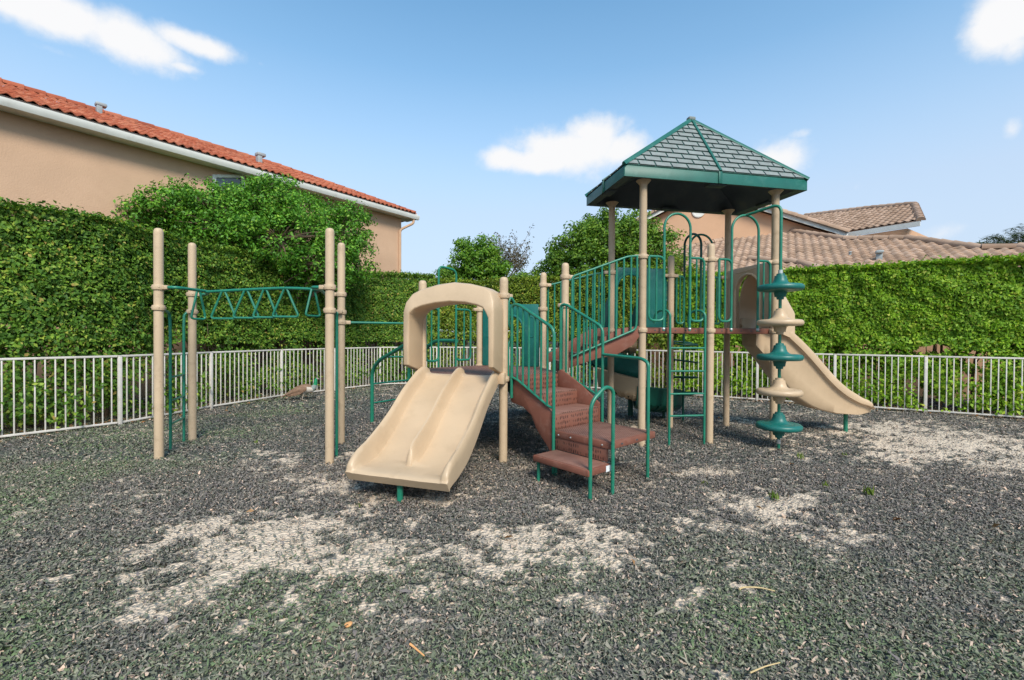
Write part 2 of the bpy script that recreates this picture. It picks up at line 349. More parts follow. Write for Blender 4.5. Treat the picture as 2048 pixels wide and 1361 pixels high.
# ------------------------------------------------------------------ fences
def along(path, d):
    for a, b in zip(path[:-1], path[1:]):
        l = np.linalg.norm(b-a)
        if d <= l: return a+(b-a)*d/l, (b-a)/l
        d -= l
    return path[-1], (path[-1]-path[-2])/np.linalg.norm(path[-1]-path[-2])
def fence(pts, label, group, loose=()):
    pts = [V(*p) for p in pts]
    t = thing('picket_fence', label, 'fence', (*pts[len(pts)//2], 0), group)
    for i, p in enumerate(pts):
        mb = MB(); d = pts[min(i+1, len(pts)-1)]-pts[max(i-1, 0)]; d = d/np.linalg.norm(d); e = V(d[0], d[1], 0); n = V(-d[1], d[0], 0)
        mb.box((*p, .575), (e, n, V(0, 0, 1)), (.027, .027, .628), .006); mb.box((*p, 1.210), (e, n, V(0, 0, 1)), (.029, .029, .008), .003)
        mb.build('fence_post', M['white'], t)
    for k, (a, b) in enumerate(zip(pts[:-1], pts[1:])):
        L = np.linalg.norm(b-a); d = (b-a)/L; e = V(d[0], d[1], 0); n = V(-d[1], d[0], 0); z = V(0, 0, 1); c = (a+b)/2
        tp = MB().box((*c, 1.205), (e, n, z), (L/2-.035, .017, .017), .004); 
        pn = tp.build('top_rail', M['white'], t)
        MB().box((*c, .055), (e, n, z), (L/2-.035, .015, .016), .004).build('bottom_rail', M['white'], t)
        q = MB(); m = max(2, round(L/.112))
        for j in range(1, m):
            p = a+d*L*j/m + RNG.normal(size=2)*.002
            q.box((*p, .629), (e, n, z), (.0088, .0088, .5585), .002)
        q.build('picket_panel', M['white'], t)
    return t
LF = [(-9.0, 4.6), (-8.0, 6.15), (-6.80, 7.80), (-6.42, 9.6), (-5.83, 11.38), (-5.02, 12.75), (-4.15, 14.15)]
BF = [(-2.45, 14.72), (-.6, 14.75), (1.2, 14.2)]
RF = [(2.85, 13.25), (4.35, 12.25), (6.10, 11.17), (7.45, 10.37), (8.80, 9.56), (10.30, 8.66), (11.8, 7.75)]
fence(LF+BF[:2], 'white metal picket fence below the tall shaded hedge, the peafowl in front of it', 'white picket fences')
fence([BF[1]]+[BF[2]]+RF, 'white metal picket fence below the bright green hedge, behind the single tan slide', 'white picket fences')

# ------------------------------------------------------------------ hedges
def offset(path, d):
    out = []
    for i, p in enumerate(path):
        a = path[max(i-1, 0)]; b = path[min(i+1, len(path)-1)]; t = (b-a)/np.linalg.norm(b-a); out.append(p+V(-t[1], t[0])*d)
    return out
def sample(path, u):
    P = np.array(path); seg = np.linalg.norm(P[1:]-P[:-1], axis=1); cum = np.concatenate([[0], np.cumsum(seg)])
    d = u*cum[-1]; i = np.clip(np.searchsorted(cum, d, 'right')-1, 0, len(seg)-1); t = (d-cum[i])/seg[i]
    T = (P[i+1]-P[i])/seg[i][:, None]; return P[i]+(P[i+1]-P[i])*t[:, None], T
def hedge(path, label, mat, n, size, zb, zt, dens_low, thick=1.1, dark=None, stems=.55, group='clipped hedges', seed=0, thr=.70):
    """path runs left to right as seen from the playground; hedge grows away from it"""
    path = [V(*p) for p in path]; path = [p for p in spline(path, 5)]; L = sum(np.linalg.norm(b-a) for a, b in zip(path[:-1], path[1:]))
    c = path[len(path)//2]; t = thing('hedge', label, 'hedge', (*c, 0), group)
    def ztop(XY): return zt + (fbm(np.column_stack([XY, XY[:, 0]*0]), .9, seed, 3)-.5)*.16
    def place(u, z, dep):
        XY, T = sample(path, u); nrm = np.stack([T[:, 1], -T[:, 0]], 1)     # towards the playground
        return XY - nrm*dep[:, None], nrm
    C, NN = [], []
    # face
    m = int(n*.70); u = RNG.random(m); XY, T = sample(path, u); zt_ = ztop(XY); z = zb + (zt_-zb)*RNG.random(m)
    q = np.column_stack([XY, z]); bmp = (fbm(q, 1.3, seed+3, 3)-.5)*.22+(vnoise(q, 5., seed+8)-.5)*.16
    dep = .10+bmp+RNG.random(m)**2*.26+np.maximum(0, z-(zt_-.14))*.8; keep = z > zb+(fbm(q*V(1, 1, 0), 2.4, seed+5, 3)-.55)*.6
    XY2, nrm = place(u, z, dep); C.append(np.column_stack([XY2, z])[keep]); NN.append(np.column_stack([nrm, np.full(m, .55)])[keep])
    # top
    m = int(n*.14); u = RNG.random(m); dep = RNG.random(m)*thick; XY2, nrm = place(u, None, dep); z = ztop(XY2)+RNG.normal(size=m)*.035+np.where(RNG.random(m) > .985, .10, 0)
    C.append(np.column_stack([XY2, z])); NN.append(np.column_stack([nrm*.2, np.full(m, 1.)]))
    # low shoots reaching through the fence
    m = int(n*dens_low); u = RNG.random(m); z = .08+RNG.random(m)*(zb+.2); dep = np.where(RNG.random(m) > .72, RNG.random(m)*.9-.62*np.clip(1.35-z/zb, .25, 1), .12+RNG.random(m)*.6); XY2, nrm = place(u, z, dep)
    q = np.column_stack([XY2, z]); k = vnoise(q*V(1, 1, .8), 2.6, seed+11)+.30*vnoise(q, 8., seed+2)+(z/zb-.5)*.12 > thr
    C.append(q[k]); NN.append(np.column_stack([nrm, np.full(m, .7)])[k])
    C = np.concatenate(C); NN = np.concatenate(NN); k = len(C)
    nn = NN+rnd(k)*.62; ax = NN*V(.6, .6, 0)+V(0, 0, -.5)+rnd(k)*.7; l = size*(.6+.75*RNG.random(k))
    v, f = leafquads(C, nn, ax, l, l*.56, .22, .12)
    mesh_np('foliage', v, f, mat, t)
    # dark core mesh, added behind the leaves to block light
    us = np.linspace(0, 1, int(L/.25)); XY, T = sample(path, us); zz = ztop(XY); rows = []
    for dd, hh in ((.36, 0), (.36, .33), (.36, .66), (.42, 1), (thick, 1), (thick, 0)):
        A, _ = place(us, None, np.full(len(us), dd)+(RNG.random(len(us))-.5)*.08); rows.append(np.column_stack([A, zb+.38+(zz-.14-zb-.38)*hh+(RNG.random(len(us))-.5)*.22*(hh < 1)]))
    mb = MB(); mb.rings([[r[i] for r in rows] for i in range(len(us))]); mb.build('dark_core', M['core'], t)
    # stems
    for d in np.arange(.3, L, stems):
        u = np.array([(d+RNG.normal()*.08)/L]); b, nr = place(np.clip(u, 0, 1), None, np.array([.55+RNG.random()*.25])); b = b[0]; mb = MB()
        top = zb+.45; mid = b+RNG.normal(size=2)*.07
        mb.tube([(*b, -.03), (*mid, zb*.5), (*(mid+RNG.normal(size=2)*.06), zb*.85), (*(mid+RNG.normal(size=2)*.1), top)], .035, 6, r1=.02)
        for q in range(3):
            s = mid+RNG.normal(size=2)*.03; e = s+RNG.normal(size=2)*.3; mb.tube([(*s, zb*(.35+.2*q)), (*((s+e)/2), zb*(.6+.2*q)), (*e, top)], .013, 5, r1=.006)
        mb.build('stem', M['bark'], t)
    return t
LFv = [V(*p) for p in LF]; hp = offset(LFv+[V(*BF[0])], .48)
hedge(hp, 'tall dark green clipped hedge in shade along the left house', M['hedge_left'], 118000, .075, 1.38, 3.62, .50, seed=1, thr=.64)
BFv = [V(*p) for p in [LF[-1]]+BF+[RF[0], RF[1]]]
hedge([V(-3.1, 15.15)]+offset(BFv, .55)[1:], 'yellowish green clipped hedge across the back behind the playset', M['hedge_back'], 48000, .082, 1.4, 3.5, .46, seed=30, thr=.62)
RFv = [V(*p) for p in RF]; hp = offset(RFv[1:], .48)
hedge(hp, 'bright sunlit green clipped hedge in front of the brown roofed house', M['hedge_right'], 92000, .082, 1.34, 3.26, .62, seed=60, thr=.58)

# fallen leaves gathered along the fence foot
C = []
for path, n in ((LF+BF[:2], 900), ([BF[1], BF[2]]+RF, 1500)):
    pth = [V(*p) for p in path]; XY, T = sample(pth, RNG.random(n)); nr = np.stack([T[:, 1], -T[:, 0]], 1)
    C.append(np.column_stack([XY+nr*(np.abs(RNG.normal(size=n))*.32-.5)[:, None], .02+RNG.random(n)*.02]))
n = 26; C.append(np.column_stack([(RNG.random(n)*2-1)*6, 3+RNG.random(n)*9, .03+RNG.random(n)*.01]))
C = np.concatenate(C); k = len(C); l = .05+RNG.random(k)*.05
v, f = leafquads(C, V(0, 0, 1)+rnd(k)*.35, rnd(k), l, l*.5, .2, .2)
o = mesh_np('fallen_leaves', v, f, M['litter']); o['kind'] = 'stuff'

# ------------------------------------------------------------------ trees
def tree(name, label, base, blobs, mat, nclump, per, leaf, clump_r, group=None, trunk_r=.12, flat=.75, cat='tree'):
    base = V(*base); t = thing(name, label, cat, tuple(base), group)
    C, NN = [], []; vol = np.array([max(b[1][0]*b[1][1], b[1][0]*b[1][2]) for b in blobs]); vol /= vol.sum()
    trunk = MB(); fork = base+V(0, 0, max(.5, (min(b[0][2] for b in blobs)-base[2])*.55))
    trunk.tube([base-V(0, 0, .1), base+(fork-base)*.5+V(.03, .02, 0), fork], trunk_r, 8, r1=trunk_r*.75); limbs = MB()
    for (c, r), w in zip(blobs, vol):
        c = V(*c); r = V(*r); m = max(3, int(nclump*w)); d = rnd(m); d /= np.linalg.norm(d, axis=1, keepdims=True)
        rad = (.45+.58*RNG.random(m)**.6+.22*(RNG.random(m) > .86)); cc = c+d*r*rad[:, None]
        limbs.tube(spline([fork, fork*.45+c*.55+V(0, 0, -.1), c], 4), trunk_r*.6, 6, r1=trunk_r*.2)
        for e in cc[::5]: limbs.tube([c, (c+e)/2+V(0, 0, .05), e], trunk_r*.2, 5, r1=.006)
        off = rnd(m*per).reshape(m, per, 3); off *= (clump_r*RNG.random((m, per, 1))**.5/np.linalg.norm(off, axis=2, keepdims=True)); off[..., 2] *= flat
        C.append((cc[:, None, :]+off).reshape(-1, 3)); NN.append((off/clump_r*.9+(d*r)[:, None, :]/max(r)*.5+V(0, 0, .5)).reshape(-1, 3))
    C = np.concatenate(C); NN = np.concatenate(NN); k = len(C); l = leaf*(.6+.8*RNG.random(k))
    v, f = leafquads(C, NN+rnd(k)*.5, NN*.5+rnd(k)*.8, l, l*.5, .2, .12)
    trunk.build('trunk', M['bark'], t); limbs.build('limbs', M['bark'], t); mesh_np('crown', v, f, mat, t)
    return t
def bl(px, py, Y, rx, ry, dep): 
    c = atY(px, py, Y); return (c, (rx*Y/FOC, dep, ry*Y/FOC))
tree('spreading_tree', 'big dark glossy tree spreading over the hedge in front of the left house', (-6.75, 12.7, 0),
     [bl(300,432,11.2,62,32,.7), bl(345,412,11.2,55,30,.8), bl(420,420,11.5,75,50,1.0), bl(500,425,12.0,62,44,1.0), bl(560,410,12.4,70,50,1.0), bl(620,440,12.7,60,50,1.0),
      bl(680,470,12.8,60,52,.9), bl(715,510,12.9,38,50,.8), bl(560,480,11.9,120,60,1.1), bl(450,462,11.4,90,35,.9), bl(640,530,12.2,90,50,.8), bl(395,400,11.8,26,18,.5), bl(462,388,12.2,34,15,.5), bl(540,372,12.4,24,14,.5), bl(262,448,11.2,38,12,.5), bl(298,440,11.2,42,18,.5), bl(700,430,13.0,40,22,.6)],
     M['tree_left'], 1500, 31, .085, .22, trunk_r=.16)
tree('round_tree', 'large round green tree behind the back hedge, seen left of the tower roof posts', (3.3, 16.2, 0),
     [bl(1160,510,16.0,62,55,1.1), bl(1215,475,16.0,62,50,1.2), bl(1265,490,16.0,60,60,1.2), bl(1310,520,16.0,50,60,1.1), bl(1200,540,15.8,100,50,1.2), bl(1300,570,15.6,60,40,1.0), bl(1190,452,16.2,26,22,.6), bl(1120,530,16,36,26,.7)],
     M['tree_right'], 950, 40, .115, .30, trunk_r=.15)
tree('yellow_green_shrub', 'yellowish leafy shrub just left of the brown tiled roof', (5.6, 14.6, 0), [bl(1365,560,14.6,38,50,.7), bl(1395,580,14.6,40,45,.7), bl(1340,590,14.4,30,35,.6)], M['hedge_back'], 170, 34, .09, .24, trunk_r=.06, cat='shrub')
tree('young_tree', 'light green bushy tree rising above the back hedge beside the bare twiggy tree', (-1.4, 19.6, 0),
     [bl(935,520,19.5,30,32,.8), bl(962,508,19.5,36,30,.9), bl(985,535,19.5,28,32,.8), bl(945,552,19.5,44,24,.9), bl(900,548,19.5,22,14,.5), bl(925,490,19.6,14,12,.4), bl(995,555,19.3,18,20,.6)], M['tree_mid'], 300, 36, .13, .30, trunk_r=.1)
def bare_tree():
    base = V(-.15, 22.0, 0); t = thing('bare_tree', 'thin twiggy brown tree with few leaves right of the light green tree', 'tree', tuple(base)); mb = MB(); br = MB(); tips = []
    fork = atY(1006, 575, 22); mb.tube([base-V(0, 0, .1), base*.5+fork*.5, fork], .09, 7, r1=.06)
    for k in range(17):
        e = atY(985+RNG.random()*70, 468+abs(RNG.normal())*22+RNG.random()*25, 22+RNG.normal()*.5); m = (fork+e)/2+RNG.normal(size=3)*.12; br.tube(spline([fork, m, e], 4), .03, 5, r1=.008)
        for q in range(7):
            s = m+(e-m)*RNG.random(); w = s+RNG.normal(size=3)*.28+V(0, 0, .25); br.tube([s, w], .009, 4, r1=.004); tips += [s, w, (s+w)/2]
    mb.build('trunk', M['bark'], t); br.build('limbs', M['bark'], t)
    tp = np.array(tips); C = np.repeat(tp, 5, 0)+rnd(len(tp)*5)*.10; k = len(C); v, f = leafquads(C, rnd(k)+V(0, 0, .5), rnd(k), .10+.07*RNG.random(k), .05, .2, .1); mesh_np('crown', v, f, M['tree_dry'], t)
bare_tree()
tree('low_bush', 'small dark bush top showing over the back hedge right of the bare tree', (.9, 19.0, 0), [bl(1050,560,19,30,12,.6), bl(1068,552,19,14,16,.4)], M['tree_right'], 60, 30, .11, .22, trunk_r=.05, cat='shrub')
tree('low_bush', 'small dark bush top showing over the hedge left of the light green tree', (-3.4, 18.5, 0), [bl(890,556,18.5,22,14,.5), bl(865,566,18.5,18,8,.5)], M['tree_right'], 50, 30, .11, .22, trunk_r=.05, cat='shrub')
def palm():
    c = atY(2035, 505, 30); base = V(c[0], 30, 0); t = thing('palm_tree', 'feathery palm top behind the brown roof at the right edge', 'tree', tuple(base)); mb = MB(); mb.tube([base-V(0, 0, .1), base*.5+c*.5, c], .2, 9, r1=.15); mb.build('trunk', M['bark'], t)
    vs, fs, b, st = [], [], 0, MB()
    for k in range(46):
        a = RNG.random()*2*math.pi; el = RNG.random()*1.5-.15; L = 2.0+RNG.random()*.6; d = V(math.cos(a)*math.cos(el), math.sin(a)*math.cos(el), math.sin(el))
        pts = [c+d*L*s+V(0, 0, -1.)*(s**2)*.75 for s in np.linspace(0, 1, 12)]; st.tube(pts, .018, 4, r1=.004)
        P = np.array(pts[1:]); P = np.repeat(P, 8, 0)+rnd(len(P)*8)*.02; side = np.cross(d, V(0, 0, 1)); side /= np.linalg.norm(side)
        sg = np.where(np.arange(len(P)) % 2, 1, -1)[:, None]; ax = sg*side*.8+d*.7+rnd(len(P))*.15+V(0, 0, -.15); ax /= np.linalg.norm(ax, axis=1, keepdims=True)
        v, f = leafquads(P+ax*.26, V(0, 0, 1)+rnd(len(P))*.3, ax, .55+0*P[:, 0], .045, .1, .1); vs.append(v); fs.append(f+b); b += len(v)
    mesh_np('crown', np.concatenate(vs), np.concatenate(fs), M['palm'], t); st.build('frond_stems', M['bark'], t)
palm()
# ------------------------------------------------------------------ houses
Z3 = V(0, 0, 1)
def unit(v): return v/np.linalg.norm(v)
def inpoly(u, v, poly):
    c = np.zeros(u.shape, bool); n = len(poly)
    for i in range(n):
        (x0, y0), (x1, y1) = poly[i], poly[(i+1) % n]
        with np.errstate(divide='ignore', invalid='ignore'): c ^= ((y0 > v) != (y1 > v)) & (u < (x1-x0)*(v-y0)/(y1-y0)+x0)
    return c
def tile_roof(name, P0, e, s, nrm, poly, tw, ch, mat, parent, amp=.05):
    """S-shaped tiles, each an island, in courses over the polygon given in (e,s) metres"""
    us = [p[0] for p in poly]; vs_ = [p[1] for p in poly]; V_, F_, b = [], [], 0; seg = 7
    for k in range(int(np.floor(min(vs_)/ch)), int(np.ceil(max(vs_)/ch))):
        for j in range(int(np.floor(min(us)/tw)), int(np.ceil(max(us)/tw))):
            u0, v0 = j*tw, k*ch
            if not inpoly(np.array([u0+tw/2]), np.array([v0+ch*.5]), poly)[0]: continue
            jt = RNG.normal()*.006; q = []
            for row, (vv, lift) in enumerate(((v0-.02+jt, .038), (v0+ch+.05, .004))):
                for i in range(seg):
                    f = i/(seg-1); h = amp*(math.sin(f*math.pi*1.32)**2 if f < .757 else -.0) + (.0 if f < .757 else -.012*math.sin((f-.757)/.243*math.pi))
                    q.append(P0+e*(u0+f*tw*1.02)+s*vv+nrm*(h+lift+jt*.5))
            for i in range(seg): q.append(q[i]-nrm*.03)       # thickness at the lower edge
            V_ += q
            for i in range(seg-1): F_ += [(b+i, b+i+1, b+seg+i+1, b+seg+i), (b+2*seg+i, b+2*seg+i+1, b+i+1, b+i)]
            b += 3*seg
    return mesh_np(name, np.array(V_), np.array(F_), mat, parent, smooth=True)
def caps(line, r, mat, parent, n=None, step=.38, name='ridge_tiles'):
    mb = MB(); L = [V(*p) for p in line]; 
    for a, b in zip(L[:-1], L[1:]):
        l = np.linalg.norm(b-a); d = (b-a)/l; k = max(1, int(l/step)); sd = unit(np.cross(d, Z3)); up = np.cross(sd, d)
        for i in range(k):
            p0 = a+d*l*i/k - d*.03; p1 = a+d*l*(i+1)/k + d*.02
            rs = [[p+sd*rr*math.cos(t)*1.15+up*rr*(math.sin(t)) for t in np.linspace(-.25, math.pi+.25, 9)] for p, rr in ((p0, r*1.08), (p1, r*.86))]
            mb.rings(rs, cap=False, closed=False); b0 = len(mb.v); mb.add(rs[0]+[p0-up*.02], [tuple(range(10))])
    return mb.build(name, mat, parent, sharp=60)
def vent(P, up, size, parent, mat, face):
    mb = MB(); e = unit(face); n = np.cross(Z3, e)
    mb.box(P+Z3*size*.45, (n, e, Z3), (size*.32, size*.22, size*.65), .01); mb.box(P+Z3*size*1.02+e*size*.15, (n, e, Z3), (size*.40, size*.46, size*.18), .03)
    return mb.build('roof_vent', mat, parent)

# left house: a long two-storey wall with a red barrel-tile hip roof
ZE = 6.1
E0 = gz(0, 212, ZE); E1 = gz(835, 441, ZE); d = unit(E1-E0); ni = V(-d[1], d[0], 0); E0 = E1-d*17.5
W1 = E1-d*.52+ni*.34; W0 = E0+ni*.34
lh = thing('left_house' if False else 'house', 'long peach stucco house with a red barrel tile roof and white gutter', 'house', (*(W0*.5+W1*.5)[:2], 0))
MB().prism([(*W0[:2], -.1), (*W1[:2], -.1), (*W1[:2], ZE+.02), (*W0[:2], ZE+.02)], ni, 7.0).build('wall', M['stucco_left'], lh)
MB().prism([E0+Z3*.015, E1+Z3*.015, E1+ni*.62+Z3*.015, E0+ni*.62+Z3*.015], Z3, .03).build('soffit', M['trim'], lh)
gt = MB(); prof = [(0, .0), (.09, 0), (.12, .06), (.135, .13), (.135, .155), (.115, .155), (.10, .08), (0, .05)]
gt.rings([[p-ni*(x-.02)+Z3*(z+.0) for x, z in prof] for p in (E0, E1+d*.02)])
gt.build('gutter', M['trim'], lh)
MB().prism([E0+ni*.03+Z3*.05, E1+ni*.03+Z3*.05, E1+ni*.03+Z3*.24, E0+ni*.03+Z3*.24], ni, .03).build('fascia', M['trim'], lh)
MB().prism([E1-d*.01+Z3*.05, E1-d*.01+ni*7.9+Z3*.05, E1-d*.01+ni*7.9+Z3*.24, E1-d*.01+Z3*.24], -d, .03).build('fascia', M['trim'], lh)
TP, RUN = .425, 3.6
RP0 = E0+Z3*.22-ni*.04; RP1 = E1+Z3*.22-ni*.04; s = unit(ni+Z3*TP); nr = unit(np.cross(d, s)); nr = nr if nr[2] > 0 else -nr; sl = RUN*math.hypot(1, TP); L = np.linalg.norm(RP1-RP0)
rf = MB(); rid0 = RP0+ni*RUN+Z3*RUN*TP; rid1 = RP1+ni*RUN-d*RUN+Z3*RUN*TP; bk0 = RP0+ni*RUN*2; bk1 = RP1+ni*RUN*2
dn = Z3*-.06
rf.add([p+dn for p in (RP0, RP1, rid1, rid0, bk1, bk0)], [(0, 1, 2, 3), (3, 2, 4, 5), (1, 4, 2), (0, 3, 5)]); rfo = rf.build('roof', M['tile_red'], lh)
tile_roof('roof_tiles', RP0, d, s, nr, [(0, -.02), (L, -.02), (L-RUN, sl), (0, sl)], .185, .30, M['tile_red'], rfo, .042)
tile_roof('roof_tiles', RP1, ni, unit(-d+Z3*TP), unit(np.cross(ni, unit(-d+Z3*TP)))*(1 if np.cross(ni, unit(-d+Z3*TP))[2] > 0 else -1), [(0, -.02), (2*RUN, -.02), (RUN, sl)], .185, .30, M['tile_red'], rfo, .042)
caps([RP1+Z3*.03-d*.1+ni*.1, rid1+Z3*.03], .10, M['tile_red'], rfo); caps([rid1+Z3*.03, rid0+Z3*.03], .10, M['tile_red'], rfo)
for px, py in ((198, 229), (518, 328)):
    P_ = onplane(px, py, RP0, nr); vent(P_, Z3, .26 if px < 300 else .30, lh, M['metal'], d)
wz = onplane(455, 372, W0, ni)
wx = [onplane(x, 360, W0, ni) for x in (422, 489)]; wt = onplane(455, 350, W0, ni)[2]
def window(parent, A, B, z0, z1, outn, frame_mat, name='window', mull=1):
    e = unit(B-A); L = np.linalg.norm((B-A)[:2]); c = (A+B)/2; c = V(c[0], c[1], (z0+z1)/2); h = (z1-z0)/2
    mb = MB(); w = .09
    for sx in (-1, 1): mb.box(c+e*sx*(L/2-w/2)+outn*.03, (e, outn, Z3), (w/2, .045, h), .008)
    for sz in (-1, 1): mb.box(c+Z3*sz*(h-w/2)+outn*.028, (e, outn, Z3), (L/2-w, .043, w/2), .008)
    f = mb.build(name, frame_mat, parent)
    MB().box(c+outn*.012, (e, outn, Z3), (L/2-w, .006, h-w)).build('pane', M['glass'], f)
    m2 = MB(); m2.box(c+outn*.03, (e, outn, Z3), (L/2-w, .02, .022), .004); m2.build('sash_bar', frame_mat, f)
window(lh, wx[0], wx[1], wt-1.5, wt, -ni, M['trim'])
ds = MB(); p0 = E1-d*.20+ni*.0; q0 = W1-d*.10-ni*.05
ds.tube(fillet([p0+Z3*.02, p0-Z3*.16, q0+V(0, 0, -.45), V(q0[0], q0[1], .0)], .12), .05, 8); ds.build('downspout', M['stucco_left'], lh)

# right house: gable wall, tiled wings
T_b = M['tile_brown']; S_r = M['stucco_right']
A = atY(1403, 381, 22.); gd = V(.927, -.375, 0); gn = V(-.375, -.927, 0); pt = .446
rh = thing('house', 'pink stucco house with brown tiled roofs and a gable behind the right hedge', 'house', (13, 19, 0))
GL, GRr = A-gd*4.2-Z3*4.2*pt, A+gd*5.83-Z3*5.83*pt
MB().prism([V(*(GL+gd*.35)[:2], .0), V(*(GRr-gd*.35)[:2], 0), GRr-gd*.35-Z3*.02, A-Z3*.18, GL+gd*.35-Z3*.02], -gn, 7.).build('wall', S_r, rh)
for a_, b_, sg in ((GL, A, 1), (GRr, A, -1)):
    e = unit(b_-a_)
    MB().prism([a_+gn*.40-Z3*.20, b_+gn*.40-Z3*.20, b_+gn*.40-Z3*.0, a_+gn*.40-Z3*.0], -gn, .05).build('rake_board', M['trim'], rh)
    MB().prism([a_+gn*.38-Z3*.03, b_+gn*.38-Z3*.03, b_-gn*7-Z3*.03, a_-gn*7-Z3*.03], Z3, .05).build('roof', T_b, rh)
    caps([a_+gn*.36+Z3*.02, b_+gn*.36+Z3*.02], .15, T_b, rh, step=.42)
caps([A+gn*.36+Z3*.06, A-gn*6.5+Z3*.06], .15, T_b, rh, step=.42)
# round vent in the gable
rv = MB(); c = A-Z3*1.02-gd*.12
for i in range(1): rv.rings([[c+gn*k+gd*r*math.cos(t)+Z3*r*math.sin(t) for t in np.linspace(0, 2*math.pi, 24, endpoint=False)] for r, k in ((.30, .0), (.30, .05), (.24, .06), (.23, .03))])
rv.build('gable_vent', M['trim'], rh)
# upper wing on the right
Pe = GRr+gn*.4; zW = Pe[2]-.06
PR = gz(1840, 449, zW); ew = unit(PR-gz(1696, 471, zW)); PLw = gz(1696, 471, zW); nh = V(-ew[1], ew[0], 0); nh = nh if nh[1] > 0 else -nh
sw = unit(nh+Z3*.42); nw = unit(np.cross(ew, sw)); nw = nw if nw[2] > 0 else -nw
def px_poly(pts, P0, e, s, n):
    out = []
    for x, y in pts: q = onplane(x, y, P0, n)-P0; out.append((q@e, q@s))
    return out
up = px_poly([(1693, 463), (1842, 441), (1829, 409), (1730, 418), (1612, 432)], PLw+Z3*.10, ew, sw, nw)
U0 = PLw+Z3*.10; pts3 = [U0+ew*u+sw*v for u, v in up]
rw = MB().prism([p-nw*.06 for p in pts3], nw, .05).build('wing_roof', T_b, rh)
tile_roof('roof_tiles', U0, ew, sw, nw, up, .25, .34, T_b, rw, .05)
caps([pts3[4], pts3[3], pts3[2]], .14, T_b, rw); caps([pts3[1]+nw*.02, pts3[2]+nw*.02], .12, T_b, rw)
MB().prism([PLw-Z3*.06, PR-Z3*.06, PR+Z3*.13, PLw+Z3*.13], nh, .05).build('fascia', M['trim'], rh)
wA, wB = PLw+nh*.35+ew*.1, onplane(1815, 470, PLw+nh*.35, nh)
MB().prism([V(*wA[:2], 2.), V(*wB[:2], 2.), V(*wB[:2], zW-.02), V(*wA[:2], zW-.02)], nh, 4.0).build('wing_wall', S_r, rh)
# low roof in front, just over the hedge
el = V(.857, -.516, 0); nl = V(.516, .857, 0); Q = V(10.2, 12.0, 2.75); sl_ = unit(nl+Z3*.42); nn_ = unit(np.cross(el, sl_)); nn_ = nn_ if nn_[2] > 0 else -nn_
low_px = [(1335, 512), (1375, 497), (1480, 474), (1562, 461), (1690, 480), (1815, 479), (1965, 499), (2040, 497), (2200, 512)]
low = px_poly(low_px, Q, el, sl_, nn_); poly = low+[(low[-1][0]+1., 0), (low[0][0]-2.5, 0)]
pts3 = [Q+el*u+sl_*v for u, v in poly]
lr = MB().prism([p-nn_*.07 for p in pts3], nn_, .05).build('lower_roof', T_b, rh)
tile_roof('roof_tiles', Q, el, sl_, nn_, poly, .27, .36, T_b, lr, .055)
caps([p+nn_*.03 for p in pts3[:9]], .13, T_b, lr, step=.42)
MB().prism([pts3[-1]-Z3*.25+nl*.02, pts3[-2]-Z3*.25+nl*.02, pts3[-2]-Z3*.06+nl*.02, pts3[-1]-Z3*.06+nl*.02], nl, .04).build('fascia', M['trim'], rh)
wq0, wq1 = Q+el*(poly[-1][0])+nl*.5, Q+el*poly[-2][0]+nl*.5
MB().prism([V(*wq0[:2], -.1), V(*wq1[:2], -.1), V(*wq1[:2], 2.9), V(*wq0[:2], 2.9)], nl, 2.).build('lower_wall', S_r, rh)
# small hip return low on the left part of that roof
hp3 = [onplane(x, y, Q, nn_)+nn_*.05 for x, y in ((1500, 520), (1600, 528), (1662, 548))]; caps(hp3, .12, T_b, lr, step=.42)
for x, y, w in ((1758, 521, .26), (1411, 484, .2), (1700, 512, .12)): vent(onplane(x, y, Q, nn_), Z3, w, rh, M['metal'], -nl)
# ------------------------------------------------------------------ the play structure
G_, GP, TN = M['green'], M['green_plastic'], M['tan']
ps = thing('play_structure', 'tan and green playground set with slides, stairs, overhead rings and a shingled tower roof', 'play structure', (1.0, 6.8, 0))
Fp = V(-.105, 5.663, 0); S6 = 1.152
def pol(deg, l=1.): return V(math.cos(R(deg))*l, math.sin(R(deg))*l, 0)
Mp = Fp+pol(41.7, S6); E2 = Mp+pol(101.7, S6); Gp = E2+pol(161.7, S6); Kp = Gp+pol(221.7, S6); Ep = Kp+pol(281.7, S6)
TA = 11.2; a_ = pol(TA); b_ = pol(TA+90); BAY = 1.11
F2 = V(2.99, 6.787, 0); P2 = F2-a_*BAY; P4 = F2+a_*BAY; P1, F3, P3 = P2+b_*BAY, F2+b_*BAY, P4+b_*BAY
PA, PB, PC, PD = V(-4.521, 5.759, 0), V(-4.792, 6.745, 0), V(-2.277, 5.62, 0), V(-2.509, 6.609, 0)
DL, DH = 1.075, 1.73; PR_ = .0535
def up(p, z): return V(p[0], p[1], z)
def clampring(mb, p, z, dirs=(), rr=PR_):
    mb.lathe([(rr+.001, z-.034), (rr+.017, z-.030), (rr+.021, z-.012), (rr+.021, z+.012), (rr+.017, z+.030), (rr+.001, z+.034)], p, 18)
    for dd in dirs:
        dd = V(*dd); e = unit(V(dd[0], dd[1], 0)); n = V(-e[1], e[0], 0)
        mb.box(up(p, z)+e*(rr+.04), (e, n, Z3), (.038, .026, .026), .008)
    for a in (40, 130, 220, 310): mb.ball(up(p, z)+pol(a, rr+.019), .009, 4)
